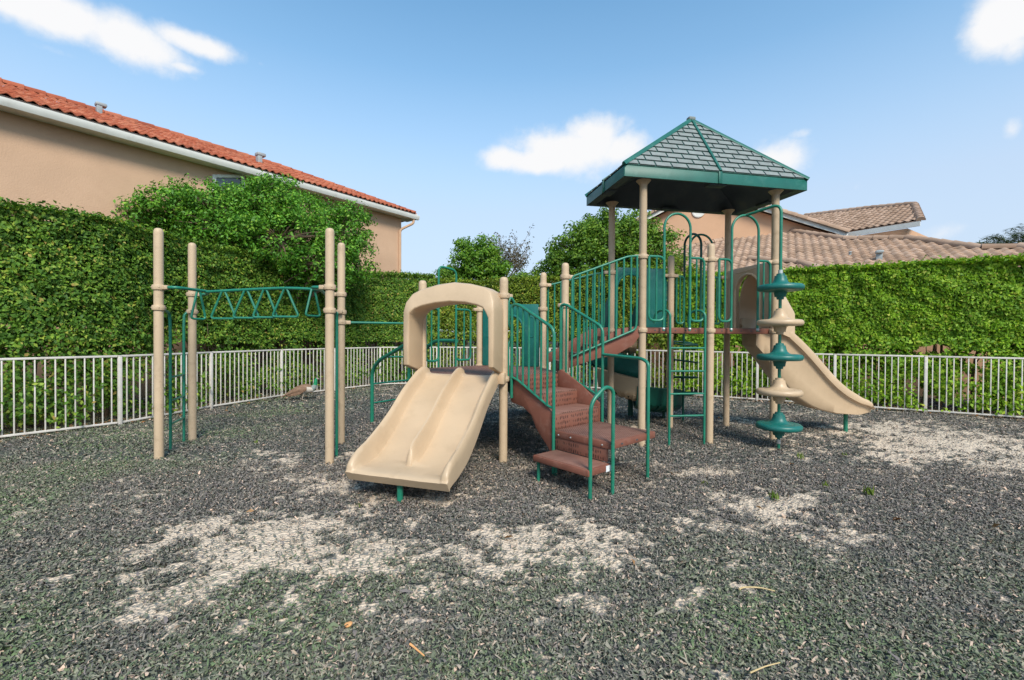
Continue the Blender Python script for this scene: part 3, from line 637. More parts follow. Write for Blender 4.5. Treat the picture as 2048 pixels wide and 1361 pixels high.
def post(p, top, clamps=(), cap='dome'):
    mb = MB(); r = PR_
    if cap == 'dome': prof = [(r, -.05), (r, top-.06), (r*.96, top-.035), (r*.78, top-.012), (r*.45, top-.002), (.002, top)]
    else: prof = [(r, -.05), (r, top-.07), (r*1.15, top-.05), (r*1.8, top-.01), (r*2., top)]
    mb.lathe(prof, p, 22); o = mb.build('post', M['tan_post'], ps)
    for z, dirs in clamps:
        c = MB(); clampring(c, p, z, dirs); c.build('clamp', M['tan_post'], o)
    return o
dAC, dAB = unit(PC-PA), unit(PB-PA)
ZM = 2.19; ZK = 1.78
post(PA, 2.945, [(ZM, [dAC]), (1.93, [dAB])]); post(PB, 2.96, [(ZM, [dAC]), (1.93, [-dAB])])
post(PC, 2.925, [(ZM, [-dAC]), (1.90, [dAB])]); post(PD, 2.945, [(ZM, [-dAC]), (1.93, [-dAB]), (ZK, [unit(Kp-PD)])])
HR, HT = DL+.93, DH+1.03      # guard-rail clamp heights on the two decks
post(Ep, 2.33, [(DL-.02, []), (2.08, [pol(225)])]); post(Fp, 2.335, [(DL-.02, [pol(41.7)]), (2.10, [pol(41.7)])])
post(Mp, 2.64, [(DL-.02, []), (2.03, [pol(221.7)]), (2.44, [P2-Mp])]); post(E2, 2.66, [(DL-.02, []), (2.05, [pol(161.7)]), (2.45, [P1-E2])])
post(Gp, 2.33, [(DL-.02, []), (2.05, [pol(221.7)])]); post(Kp, 2.33, [(DL-.02, []), (ZK, [PD-Kp])])
post(P2, 3.86, [(DH-.04, []), (HT, [a_, Mp-P2])], 'flare'); post(P1, 3.86, [(DH-.04, []), (HT-.08, [E2-P1, b_])], 'flare')
post(P3, 3.86, [(DH-.04, []), (HT-.1, [-a_])], 'flare'); post(P4, 3.86, [(DH-.04, []), (HT, [-a_, b_])], 'flare')
post(F2, 3.0, [(DH-.04, []), (HT, [a_, -a_])]); post(F3, 3.01, [(DH-.04, []), (HT-.1, [a_, -a_])])

# decks
def deck(pts, z, h=.085):
    c = sum(pts)/len(pts); inner = [p+(c-p)*(.055/np.linalg.norm(c-p)) for p in pts]
    o = MB().prism([up(p, z-h) for p in inner], Z3, h-.003).build('deck', M['brown'], ps, bevel=.008)
    tp = [up(p+(c-p)*(.035/np.linalg.norm(c-p)), z-.004) for p in inner]
    MB().prism(tp, Z3, .006).build('deck_surface', M['perf'], o)
    hl = MB()
    for p, q in zip(inner, inner[1:]+inner[:1]):
        d = unit(q-p); n = np.cross(d, Z3); L = np.linalg.norm(q-p)
        for t in (.18, .33, .5, .67, .82): hl.box(up(p+d*L*t+n*.0005, z-h*.5), (d, n, Z3), (.011, .003, .007))
    hl.build('slot_holes', M['soffit'], o); return o
deck([Ep, Fp, Mp, E2, Gp, Kp], DL); deck([P2, F2, F3, P1], DH); deck([F2, P4, P3, F3], DH)

def rail_panel(p, q, z0, z1, xs, name='guard_rail', r=.0185, corner=.07, rb=.0135):
    """panel in the vertical plane p-q: frame with rounded lower corner and balusters; xs = baluster positions 0..1"""
    e = q-p; L = np.linalg.norm(e); e = e/L; mb = MB()
    mb.tube(fillet([up(p, z1), up(q, z1), up(q, z0), up(p, z0), up(p, z1-.001)], corner), r, 9); o = mb.build(name, G_, ps)
    for x in xs:
        b = p+e*L*x; MB().tube([up(b, z0), up(b, z1)], rb, 8).build('baluster', G_, o)
    return o
def arch_rail(p, e, half, z0, ztop, top_r=None, name='entry_arch', r=.0185):
    a, b = p-e*half, p+e*half; zc = ztop-half
    pts = [up(a, z0), up(a, zc)]+[up(p-e*half*math.cos(t), zc+half*math.sin(t)) for t in np.linspace(.15, math.pi-.15, 15)]+[up(b, zc), up(b, z0)]
    o = MB().tube(pts, r, 11).build(name, G_, ps)
    fm = MB()
    for q in (a, b): fm.ball(up(q, z0+.03)-np.cross(e, Z3)*0, .026, 5)
    fm.build('bolt', M['bolt'], o); return o
nf = -b_          # out of the tower's front
def bay_front(pl, x0, x1, half_extra=0, ztop=3.39):
    c = pl+a_*((x0+x1)/2)+nf*.055; return arch_rail(c, a_, (x1-x0)/2, DH-.05, ztop)
def px_on(px, P0, d):           # distance along the line P0+d*t (on the ground plan) at photo column px, taken at eye level
    rx = ray(px, 672); n = V(rx[1], -rx[0], 0); return -(n@P0)/(n@d)
fr0 = P2+nf*.055
x = {k: px_on(k, fr0, a_) for k in (1297, 1312, 1327, 1379, 1392, 1407, 1437, 1449, 1462, 1515, 1526, 1539)}
bay_front(P2, x[1327], x[1379], ztop=3.40); arch2 = bay_front(P2, x[1462], x[1515], ztop=3.44)
ZB, ZT = DH+.10, DH+1.03
for p, q, m in ((1297, 1327, [1312]), (1379, 1407, [1392]), (1437, 1462, [1449]), (1515, 1539, [1526])):
    A_, B_ = fr0+a_*x[p], fr0+a_*x[q]; rail_panel(A_, B_, ZB, ZT, [(x[k]-x[p])/(x[q]-x[p]) for k in m], corner=.09)
# back of the tower
bk0 = F3-nf*.055
for p, q, m in ((1352, 1367, [1360]), (1425, 1440, [1432])):
    t0, t1 = px_on(p, bk0, a_), px_on(q, bk0, a_); rail_panel(bk0+a_*t0, bk0+a_*t1, ZB, ZT-.1, [.5])
# front ladder
def ladder(p, q, z0s, ztop, back, name='access_ladder', r=.0185, hook=True):
    e = unit(q-p); o = None; mb = MB(); 
    root = None
    for s_, w in ((p, -1), (q, 1)):
        pts = [up(s_, -.05), up(s_, ztop-.06)]
        if hook: pts += [up(s_+back*.05, ztop), up(s_+back*.18, ztop+.005), up(s_+back*.25, ztop-.07), up(s_+back*.25, ztop-.19)]
        m = MB().tube(fillet(pts, .07), r, 11)
        if root is None: root = m.build(name, G_, ps)
        else: m.build('side_rail', G_, root)
    for z in z0s: MB().tube([up(p, z), up(q, z)], .0145, 9).build('rung', G_, root)
    return root
LA, LB = gz(1338, 891), gz(1408, 889)
ladder(LA, LB, (1.43, 1.09, .755, .43), 1.985, b_-a_*.45)
# spinner pole with pods
SP = gz(1557, 897); zt = 3.44; at = P2+nf*.055+a_*((x[1462]+x[1515])/2)
pole = MB().tube(fillet([up(at, zt), up(at+(SP-at)*.45, zt+.03), up(SP, zt+.07), up(SP, zt-.3), up(SP, -.05)], .16, 8), .021, 11).build('pod_climber_pole', G_, ps)
def pod(zc, mat, flip):
    pr = [(.022, -.175), (.045, -.172), (.048, -.14), (.072, -.135), (.078, -.10), (.085, -.065), (.12, -.05), (.20, -.048), (.255, -.050), (.283, -.042), (.296, -.016), (.294, .014), (.275, .034), (.24, .040), (.20, .036), (.13, .050), (.098, .075), (.082, .12), (.074, .165), (.055, .170), (.05, .195), (.024, .20)]
    mb = MB().lathe([(r, zc+z) for r, z in pr], SP, 36)
    o = mb.build('pod', mat, pole, sharp=50); sl = MB()
    for k in range(6):
        a = k*60+20; c = up(SP, zc+.036)+pol(a, .20); e = pol(a); sl.box(c, (e, V(-e[1], e[0], 0), Z3), (.012, .055, .004), .003)
    sl.build('grip_slot', mat, o); return o
for k, zc in enumerate((2.31, 1.81, 1.315, .815, .325)): pod(zc, GP if k % 2 == 0 else TN, 0)
cl = MB()
for z in (2.53, .10): cl.lathe([(.022, z-.03), (.03, z-.03), (.03, z+.03), (.022, z+.03)], SP, 12)
cl.build('collar', M['bolt'], pole)

# tower roof
TC = F2+b_*BAY/2; hx, hy, z0, z1, za = 1.50, .745, 3.84, 4.005, 5.10
cn = [TC-a_*hx-b_*hy, TC+a_*hx-b_*hy, TC+a_*hx+b_*hy, TC-a_*hx+b_*hy]; apex = up(TC, za)
cr = [up(c, z1) for c in cn]
rb = MB(); rb.rings([[up(c, z0) for c in cn], [up(c, z1-.02) for c in cn], [up(TC+(c-TC)*.985, z1) for c in cn]], cap=False)
ft = MB(); ft.add(cr+[apex], [(0, 1, 4), (1, 2, 4), (2, 3, 4), (3, 0, 4)])
roof = ft.build('tower_roof', M['roof_base'], ps)
rb.build('fascia', M['roof_green'], roof, bevel=.012)
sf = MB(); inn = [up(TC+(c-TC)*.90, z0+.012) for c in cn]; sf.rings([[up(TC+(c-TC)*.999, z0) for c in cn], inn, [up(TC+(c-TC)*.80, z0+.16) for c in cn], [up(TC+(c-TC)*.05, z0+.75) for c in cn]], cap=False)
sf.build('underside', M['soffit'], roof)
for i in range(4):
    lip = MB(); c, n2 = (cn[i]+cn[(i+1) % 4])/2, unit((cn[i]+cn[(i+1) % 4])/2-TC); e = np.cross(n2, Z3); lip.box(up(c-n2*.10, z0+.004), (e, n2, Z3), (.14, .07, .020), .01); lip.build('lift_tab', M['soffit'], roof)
rows = 11
for i in range(4):
    A0, B0 = cr[i], cr[(i+1) % 4]; e = unit(B0-A0); L = np.linalg.norm(B0-A0); mid = (A0+B0)/2; s = unit(apex-mid); Hs = np.linalg.norm(apex-mid); nrm = unit(np.cross(e, s)); nrm = nrm if nrm[2] > 0 else -nrm
    sh = MB(); rh_ = Hs/(rows+.3); w0 = .255 if i % 2 == 0 else .25
    for k in range(rows):
        v0, v1 = k*rh_+.012, (k+1)*rh_-.011; hw0, hw1 = L/2*(1-v0/Hs)-.045, L/2*(1-v1/Hs)-.045; off = .5*w0*(k % 2)
        for j in range(-int(hw0/w0)-2, int(hw0/w0)+2):
            u0, u1 = j*w0+off+.012, (j+1)*w0+off-.012
            def clip(u, hw): return max(-hw, min(hw, u))
            for lo, hi in ((u0, min(u1, -.02)), (max(u0, .02), u1)):
                if hi-lo < .02: continue
                l0, h0, l1, h1 = clip(lo, hw0), clip(hi, hw0), clip(lo, hw1), clip(hi, hw1)
                if h0-l0 < .02: continue
                q = lambda u, v, h: mid+e*u+s*v+nrm*h
                j_ = RNG.normal()*.002
                top = [q(l0, v0+j_, .018), q(h0, v0+j_, .018), q(h1, v1, .010), q(l1, v1, .010)]; bot = [q(l0, v0+j_, .0), q(h0, v0+j_, .0), q(h1, v1, -.002), q(l1, v1, -.002)]
                sh.rings([bot, top])
    sh.build('shingle_panel', M['shingle'], roof)
    rbm = MB()
    for c in (A0, ): 
        dd = unit(apex-c); sd = unit(np.cross(dd, Z3)); n3 = np.cross(sd, dd); pts = [c+dd*t for t in np.linspace(-.01, np.linalg.norm(apex-c)+.02, 12)]
        st = [[p+sd*.028*x_+n3*(y_) for x_, y_ in ((-1.3, -.01), (-.8, .028), (0, .042), (.8, .028), (1.3, -.01))] for p in pts]; rbm.rings(st)
    c = mid; pts = [c+s*t for t in np.linspace(0, Hs, 4)]; rbm.rings([[p+e*.022*x_+nrm*y_ for x_, y_ in ((-1, 0), (-.8, .036), (.8, .036), (1, 0))] for p in pts])
    n2 = unit(mid-up(TC, z1)); rbm.box(mid-Z3*.082+n2*.006, (e, n2, Z3), (.03, .012, .088), .006)
    rbm.build('roof_rib', M['roof_green'], roof)
MB().box(apex+Z3*.022, (a_, b_, Z3), (.06, .05, .03), .02).build('roof_cap', M['shingle'], roof)

# double slide from the low deck
se = unit(Fp-Ep); sn = V(se[1], -se[0], 0); sn = sn if sn[1] < 0 else -sn; SC0 = (Ep+Fp)/2
prof = spline([(-.02, DL+.012), (.08, DL+.005), (.22, DL-.08), (.55, .815), (.85, .585), (1.10, .415), (1.30, .325), (1.46, .295), (1.59, .290), (1.67, .281), (1.71, .258)], 5)
def dslide():
    W = .545; rs = []; n = len(prof)
    for i, pz in enumerate(prof):
        t, z = pz; a, b = prof[max(i-1, 0)], prof[min(i+1, n-1)]; tg = unit(V(b[0]-a[0], b[1]-a[1])); nn = V(-tg[1], tg[0])
        f = i/(n-1); 
        h = .075+.075*min(1, f*5); h = h+.05*math.exp(-((t-1.2)/.35)**2); hm = h*.96
        k = max(0, (t-1.45)/.24); h *= math.sqrt(max(.0, 1-min(1, k)**2)) if k > 0 else 1; km = max(0, (t-1.24)/.18); hm *= math.sqrt(max(0, 1-min(1, km)**2)) if km > 0 else 1
        h = max(h, .012); hm = max(hm, .002); th = .045+.05*max(0, min(1, (t-1.35)/.35))
        def side(sg):   # outer to inner
            return [(sg*W, -th), (sg*(W+.004), h*.5), (sg*(W-.004), h*.88), (sg*(W-.020), h), (sg*(W-.045), h*.97), (sg*(W-.066), h*.75), (sg*(W-.074), h*.3), (sg*(W-.10), .006)]
        m = .5*.062
        dv = [(-m-.03, .004), (-m, hm*.35), (-m*.85, hm*.8), (-m*.4, hm), (m*.4, hm), (m*.85, hm*.8), (m, hm*.35), (m+.03, .004)]
        pr2 = side(-1)+[(-.27, 0)]+dv+[(.27, 0)]+side(1)[::-1]+[(.3, -th), (-.3, -th)]
        rs.append([SC0+se*(u+.058*max(t, 0))+sn*(t+nn[0]*v)+Z3*(z+nn[1]*v) for u, v in pr2])
    return MB().rings(rs).build('double_slide', TN, ps, sharp=50)
ds_ = dslide()
LEG = gz(800, 1003); MB().tube([up(LEG, -.05), up(LEG, .245)], .03, 12).build('slide_leg', G_, ds_)
# slide hood
def hood():
    o = [(-.055, 1.22), (-.058, 1.55), (-.055, 1.90), (-.035, 2.02), (.03, 2.13), (.13, 2.18), (.35, 2.238), (.576, 2.262), (.80, 2.235), (1.00, 2.185), (1.09, 2.135), (1.15, 2.02), (1.165, 1.90), (1.165, 1.55), (1.162, 1.22)]
    i = [(.03, 1.22), (.03, 1.55), (.035, 1.80), (.055, 1.87), (.11, 1.925), (.20, 1.955), (.37, 1.99), (.576, 2.005), (.78, 1.99), (.94, 1.955), (1.02, 1.925), (1.07, 1.87), (1.09, 1.80), (1.095, 1.55), (1.095, 1.22)]
    n = len(o); rs = []
    for k in range(n):
        (so, zo), (si, zi) = o[k], i[k]; q = []
        low = k in (0, n-1); up_ = .0
        for (s_, z_, dd) in ((so, zo, .36), (so*.93+si*.07, zo*.93+zi*.07, .395), (si*.93+so*.07, zi*.93+zo*.07, .40), (si, zi, .37), (si+(.0 if not low else 0), zi-(.13 if low else 0), -.03), (so, zo-(.13 if low else 0)+(-.10 if 2 < k < n-3 else 0)*0, -.02)):
            if dd > .3 and 3 <= k <= n-4: dd -= (z_-1.95)*.45     # the brow leans back
            q.append(Ep+se*s_+sn*dd+Z3*z_)
        rs.append(q)
    return MB().rings(rs).build('slide_hood', TN, ps, sharp=55, bevel=.012)
hood()
for q in (Ep, Fp): MB().box(up(q+sn*.075, DL-.01), (se, sn, Z3), (.05, .05, .07), .015).build('slide_bracket', TN, ds_)

# overhead ring beam
mA, mC = (PA+PB)/2, (PC+PD)/2; bd = unit(mC-mA)
b0, b1 = mA+bd*.42, mC-bd*.22
beam = MB(); beam.tube(spline([up(b0, ZM-.01), up(b0*.7+b1*.3, ZM+.015), up(b0*.3+b1*.7, ZM+.04), up(b1, ZM+.02)], 6), .020, 11)
for P_, Q_, sg in ((PA, b0, 1), (PB, b0, 1), (PC, b1, -1), (PD, b1, -1)):
    beam.tube(fillet([up(P_+dAC*sg*.06, ZM), up(P_+dAC*sg*.24, ZM), up(Q_, ZM if sg > 0 else ZM+.02)], .12, 6), .020, 11)
bo = beam.build('overhead_beam', G_, ps)
for px, w, yaw in ((397, .20, 70), (447, .34, 8), (492, .34, 12), (530, .32, 12), (571, .36, 6), (626, .24, 66)):
    t = px_on(px, b0, bd); c = b0+bd*t; tt = t/np.linalg.norm(b1-b0); zc = ZM-.01+.05*max(0, min(1, tt)); e = pol(math.degrees(math.atan2(bd[1], bd[0]))+yaw); h = .375
    lp = [up(c-e*.02, zc), up(c-e*w*.42, zc-h*.72), up(c-e*w*.5, zc-h), up(c+e*w*.5, zc-h), up(c+e*w*.42, zc-h*.72), up(c+e*.02, zc)]
    MB().tube(fillet([lp[0], lp[2], lp[3], lp[5]], .05, 6), .0150, 9).build('trapeze_ring', G_, bo)
# end ladders
def end_ladder(p, q, P_, Q_, zs):
    o = None
    for s_, pp in ((p, P_), (q, Q_)):
        ins = unit(q-p)*(1 if s_ is p else -1)
        m = MB().tube(fillet([up(pp+unit(s_-pp)*.05, 1.93), up(s_-ins*.02, 1.88), up(s_, 1.70), up(s_, -.05)], .10, 6), .0185, 10)
        o = m.build('access_ladder', G_, ps) if o is None else (m.build('side_rail', G_, o), o)[1]
    for z in zs: MB().tube([up(p, z), up(q, z)], .0145, 8).build('rung', G_, o)
end_ladder(gz(341, 902), gz(368, 884), PA, PB, (1.0, .68, .36)); 
e1 = gz(673, 890); end_ladder(PC+dAB*.28+dAC*.06, e1, PC, PD, (1.02, .70, .38))
MB().tube([up(PD+unit(Kp-PD)*.09, ZK), up(Kp-unit(Kp-PD)*.09, ZK)], .018, 10).build('chin_bar', G_, ps)
# arched climber on the back-left of the low deck
r1 = [up(gz(744, 845), -.05), up(gz(744, 845), .95), V(-2.38, 8.03, 1.14), V(-1.36, 7.0, 1.62)]
L2 = V(-2.06, 9.0, 0); r2 = [up(L2, -.05), up(L2, .95), V(-1.94, 8.86, 1.12), V(-1.42, 8.28, 1.50), V(-.95, 7.72, 1.50)]
ac = MB().tube(fillet(r1, .22, 7), .034, 12).build('arch_climber', G_, ps); MB().tube(fillet(r2, .2, 7), .034, 12).build('side_rail', G_, ac)
for t in (.15, .45, .75):
    p_ = r1[2]+(r1[3]-r1[2])*t; q_ = r2[2]+(r2[3]-r2[2])*t; MB().tube([p_, q_], .017, 9).build('rung', G_, ac)
for z in (.35, .7): MB().tube([up(r1[0], z), up(r2[0], z)], .017, 9).build('rung', G_, ac)
kg = unit(Gp-Kp); no = V(-kg[1], kg[0], 0); kl = Kp+no*.05
xx = {k: px_on(k, kl, kg) for k in (852, 863, 877, 912, 928, 941)}
MB().tube(fillet([up(kl+kg*xx[877], DL-.05), up(kl+kg*xx[877], 2.74), up(kl+kg*xx[912], 2.70), up(kl+kg*xx[912], DL-.05)], .10, 7), .0185, 11).build('entry_arch', G_, ps)
rail_panel(kl+kg*xx[852], kl+kg*xx[877], DL+.10, 2.04, [(xx[863]-xx[852])/(xx[877]-xx[852])], corner=.08); rail_panel(kl+kg*xx[912], kl+kg*xx[941], DL+.10, 2.04, [(xx[928]-xx[912])/(xx[941]-xx[912])], corner=.08)
# left end (K-E) guard
ke = unit(Ep-Kp); rail_panel(Kp+ke*.12, Ep-ke*.12, DL+.10, 2.03, [.2, .4, .6, .8])

# green window panel and short slide on the back of the low deck
def panel(p, q, z0, z1, mat, name, hole, th=.05):
    """moulded panel with an arched opening; hole = (u0,u1,zbottom,ztop) in metres along p-q"""
    e = unit(q-p); n = np.cross(e, Z3); L = np.linalg.norm((q-p)[:2]); u0, u1, zb, zt_ = hole; uc, r = (u0+u1)/2, (u1-u0)/2
    inner = [(u0, zb), (u0, zt_-r)]+[(uc-r*math.cos(t), zt_-r+r*math.sin(t)) for t in np.linspace(.2, math.pi-.2, 12)]+[(u1, zt_-r), (u1, zb)]
    outer = []
    for (u, z) in inner:
        if z <= zb+1e-6: outer.append((0 if u < uc else L, z0 if abs(zb-z0) < .02 else z0))
        else:
            du, dz = u-uc, z-(zt_-r)
            if dz <= 1e-6: outer.append((0 if du < 0 else L, z))
            else:
                k = min((L/2)/max(abs(du), 1e-6), (z1-(zt_-r))/max(dz, 1e-6)); outer.append((L/2+du*k*(1 if True else 1), zt_-r+dz*k))
    rs = []
    for (ui, zi), (uo, zo) in zip(inner, outer): rs.append([up(p+e*uo-n*th/2, zo), up(p+e*uo+n*th/2, zo), up(p+e*ui+n*th/2, zi), up(p+e*ui-n*th/2, zi)])
    o = MB().rings(rs, loop=(zb > z0+.05)).build(name, mat, ps, sharp=45, bevel=.008)
    # raised surround of the opening and moulded grooves
    MB().tube([up(p+e*u+n*th*.5, z) for u, z in inner], .022, 8).build('raised_rim', mat, o)
    gr = MB()
    for uu in (u0*.45, L-u0*.45):
        for f in (-1, 1): gr.tube(fillet([up(p+e*(uu-.035)+n*f*th*.5, z0+.5), up(p+e*(uu-.035)+n*f*th*.5, z1-.22), up(p+e*(uu+.035)+n*f*th*.5, z1-.22), up(p+e*(uu+.035)+n*f*th*.5, z0+.5), up(p+e*(uu-.034)+n*f*th*.5, z0+.5)], .03), .008, 6)
    gr.build('moulded_outline', mat, o); return o
pe = unit(E2-Gp); panel(Gp+pe*.07, E2-pe*.07, DL, 2.13, GP, 'window_panel', (.27, .74, DL, 1.95), .07)
bs = MB(); gd2 = V(-pe[1], pe[0], 0); gd2 = gd2 if gd2[1] > 0 else -gd2; mid = (Gp+E2)/2
pr = spline([(0, DL), (.15, DL-.03), (.6, .70), (1.1, .40), (1.45, .30), (1.7, .28)], 4); rs = []
for i, (t, z) in enumerate(pr):
    h = .26 if i < len(pr)-4 else .18
    rs.append([mid+pe*u+gd2*t+Z3*(z+v) for u, v in ((-.30, -.06), (-.33, h), (-.27, h), (-.24, 0), (.24, 0), (.27, h), (.33, h), (.30, -.06))])
bso = bs.rings(rs).build('back_slide', M['dark_green'], ps, sharp=50); MB().tube([up(mid+gd2*1.4, -.05), up(mid+gd2*1.4, .26)], .028, 10).build('slide_leg', M['dark_green'], bso)
# moulded skirt below that deck edge
sk = MB(); rs = []
for t, z in spline([(0, DL-.09), (.02, .80), (.12, .58), (.30, .44), (.48, .46), (.58, .54), (.70, .50)], 4): rs.append([Fp+pol(41.7, .07+t*.55)+pol(131.7, .25+t*.6+w)+Z3*z for w in (0, .05)]+[Fp+pol(41.7, .07+t*.55)+pol(131.7, .30+t*.6)+Z3*(DL-.088), Fp+pol(41.7, .07+t*.55)+pol(131.7, .25+t*.6)+Z3*(DL-.088)])

# lower stairs with transfer platform
us, ns = pol(41.7), pol(-48.3)
def st(s_, t, z=0.): return Fp+us*s_+ns*t+Z3*z
BR = M['brown']
stair = MB().prism([st(.10, .76, .18), st(.10, .76, .69), st(.10, .47, .90), st(.10, .10, DL+.01), st(.10, .03, DL-.01), st(.10, .03, DL-.32), st(.10, .26, DL-.36), st(.10, .40, DL-.44), st(.10, .48, DL-.58), st(.10, .58, DL-.68), st(.10, .68, .30)], us, .035).build('staircase', BR, ps, bevel=.01)
MB().prism([st(.96, .76, .18), st(.96, .76, .74), st(.96, .47, .95), st(.96, .10, DL+.06), st(.96, .03, DL+.03), st(.96, .03, DL-.25), st(.96, .40, DL-.44), st(.96, .62, .40)], us, .035).build('stringer', BR, stair, bevel=.01)
c_us, c_ns = us, ns
for t0, t1, z in ((.03, .40, .89), (.36, .75, .70)):
    sp = MB().box(st(.548, (t0+t1)/2, z-.015), (us, ns, Z3), (.41, (t1-t0)/2, .015), .006).build('tread', M['perf'], stair)
    MB().box(st(.548, t1-.012, z-.105), (us, ns, Z3), (.41, .012, .088), .004).build('riser', M['slot'], sp)
MB().box(st(.548, .035, .98), (us, ns, Z3), (.41, .012, .09), .003).build('riser', M['slot'], stair)
pf = MB().box(st(.535, 1.155, .475), (us, ns, Z3), (.425, .405, .038), .012).build('transfer_platform', BR, ps)
MB().box(st(.535, 1.155, .5145), (us, ns, Z3), (.395, .375, .003), .001).build('step_surface', M['perf'], pf)
MB().box(st(.135, 1.14, .375), (us, ns, Z3), (.012, .36, .075), .004).build('riser', M['slot'], pf)
bt = MB(); 
for t in (.84, 1.02, 1.45): bt.ball(st(.108, t, .472), .010, 4)
bt.build('bolt', M['bolt'], pf)
hl = MB()
for s_ in (.30, .58, .80): hl.box(st(s_, 1.561, .475), (us, ns, Z3), (.016, .002, .007))
hl.build('slot_holes', M['soffit'], pf)
ls = MB().box(st(-.06, 1.17, .262), (us, ns, Z3), (.19, .385, .034), .014).build('low_step', BR, ps)
MB().box(st(-.06, 1.17, .2975), (us, ns, Z3), (.165, .355, .0025), .001).build('step_surface', M['perf'], ls)
MB().box(st(.075, 1.558, .258), (us, ns, Z3), (.042, .002, .030)).build('blank_sticker', M['sticker'], ls)
for s_, t in ((-.18, .81), (.11, .80)): MB().tube([st(s_, t, -.05), st(s_, t, .24)], .019, 10).build('step_leg', G_, ls)
def loop(p, q, z, r=.0185, rad=.09, name='grab_loop', z0=-.05, z0b=None):
    return MB().tube(fillet([up(p, z0), up(p, z), up(q, z), up(q, z0 if z0b is None else z0b)], rad, 7), r, 12).build(name, G_, ps)
lp1 = MB().tube(fillet([up(gz(1180, 1001), -.05), up(gz(1180, 1001), .95), up(gz(1180, 1001)*.35+gz(1225, 989)*.65, 1.10), up(gz(1225, 989), 1.06), up(gz(1225, 989), -.05)], .10, 7), .0195, 12).build('grab_loop', G_, ps)
nwl, nwr = gz(1112, 950), st(1.0, .76)      # newels
# left stair rail
tl = st(.075, .07)
nl_ = st(.095, .775)
z_nl = 1.6-(660-672)*nl_[1]/FOC; lr_ = MB().tube(fillet([up(tl, DL-.26), up(tl, 1.985), up(tl+ns*.12, 1.985), up(nl_, 1.68), up(nl_, -.05)], .09, 6), .0195, 12).build('stair_rail', G_, ps)
MB().tube(fillet([up(tl, DL-.0), up(tl+ns*.10, DL-.02), up(nl_-ns*.08, .78), up(nl_, .77)], .06, 5), .0155, 10).build('lower_rail', G_, lr_)
for k in range(1, 7):
    f = k/7; q = tl+(nl_-tl)*f; zt_ = 1.985 if f < .17 else 1.985-(f-.17)/.83*.29; zb_ = DL-.01 if f < .14 else DL-.02-(f-.14)/.80*.285
    MB().tube([up(q, zb_), up(q, zt_)], .0135, 8).build('baluster', G_, lr_)
tr = st(.985, .07); nr_ = st(.985, .79)
rr_ = MB().tube(fillet([up(tr, DL-.05), up(tr, 2.03), up(tr+ns*.10, 2.03), up(nr_, 1.71), up(nr_, -.05)], .09, 6), .0195, 12).build('stair_rail', G_, ps)
MB().tube(fillet([up(tr, DL+.03), up(tr+ns*.10, DL), up(nr_-ns*.08, .84), up(nr_, .82)], .06, 5), .0155, 10).build('lower_rail', G_, rr_)
for k in range(1, 7):
    f = k/7; q = tr+(nr_-tr)*f; MB().tube([up(q, DL+.0-(max(0, f-.14))/.80*.25), up(q, 2.03-max(0, f-.14)/.86*.31)], .0135, 8).build('baluster', G_, rr_)
l2q = gz(1295, 959); MB().tube(fillet([up(nr_, 1.365), up(l2q+(nr_-l2q)*.12, 1.345), up(l2q, 1.30), up(l2q, -.05)], .12, 7), .0195, 12).build('grab_loop', G_, ps)
# hand loops beside the stair head
h1 = Fp+pol(41.7, .10)+ns*.02
hl1 = MB().tube(fillet([up(h1+us*.06, 2.02), up(h1, 2.09), up(h1-us*.04, 2.03), up(h1-us*.035, 1.72), up(h1+us*.05, 1.62), up(h1-us*.04, 1.50), up(h1-us*.04, DL-.05)], .06, 6), .0165, 10).build('hand_loop', G_, ps)
h2 = Mp-us*.10+ns*.03
MB().tube(fillet([up(h2, DL-.02), up(h2, 1.98), up(h2+us*.03, 2.05), up(h2+us*.09, 2.05)], .07, 6), .0165, 10).build('hand_loop', G_, ps)

# upper stairs between the decks
for lo, hi, near in ((Mp, P2, True), (E2, P1, False)):
    e = unit(hi-lo); L = np.linalg.norm(hi-lo); n = V(e[1], -e[0], 0)*(1 if near else -1)
    q = lambda t, z: lo+e*t+Z3*z-n*.02
    sg = MB().prism([q(.03, 1.13), q(.03, 1.27), q(.30, 1.42), q(.55, 1.57), q(.80, 1.71), q(L-.05, DH+.02), q(L-.05, DH-.14), q(L-.14, DH-.26), q(.75, 1.32), q(.50, 1.28)], n, .035).build('upper_stringer', BR, ps, bevel=.008)
    ol = n*.055
    t0, t1 = lo+e*.09+ol, hi-e*.09+ol
    zA, zB = (2.44, HT) if near else (2.45, HT-.08)
    rl = MB().tube(fillet([up(t0, DL+.23), up(t0, zA), up(t1-e*.16, zB-.015), up(t1, zB), ], .05), .0165, 10); rl.tube(fillet([up(t0, DL+.23), up(t1-e*.03, DH-.03), up(t1-e*.02, DH+.10), up(t1-e*.02, zB)], .06), .0165, 10)
    ro = rl.build('stair_guard', G_, ps)
    for k in range(1, 9):
        f = k/9; w = t0+(t1-t0)*f; MB().tube([up(w, DL+.23+(DH-.03-DL-.23)*f), up(w, zA+(zB-zA)*min(1, f/.86))], .0145, 8).build('baluster', G_, ro)
es = unit((P2+P1)/2-(Mp+E2)/2); nsd = V(-es[1], es[0], 0); c0 = (Mp+E2)/2; Lr = np.linalg.norm((P2+P1)/2-c0)
for k in range(4):
    z = DL+(k+1)*(DH-DL)/5+.0; t = .10+k*.25; td = MB().box(c0+es*(t+.15)+Z3*(z-.014), (es, nsd, Z3), (.155, .50, .014), .005).build('upper_tread', M['perf'], ps)
    MB().box(c0+es*(t+.006)+Z3*(z-.10), (es, nsd, Z3), (.010, .50, .075), .003).build('riser', M['slot'], td)

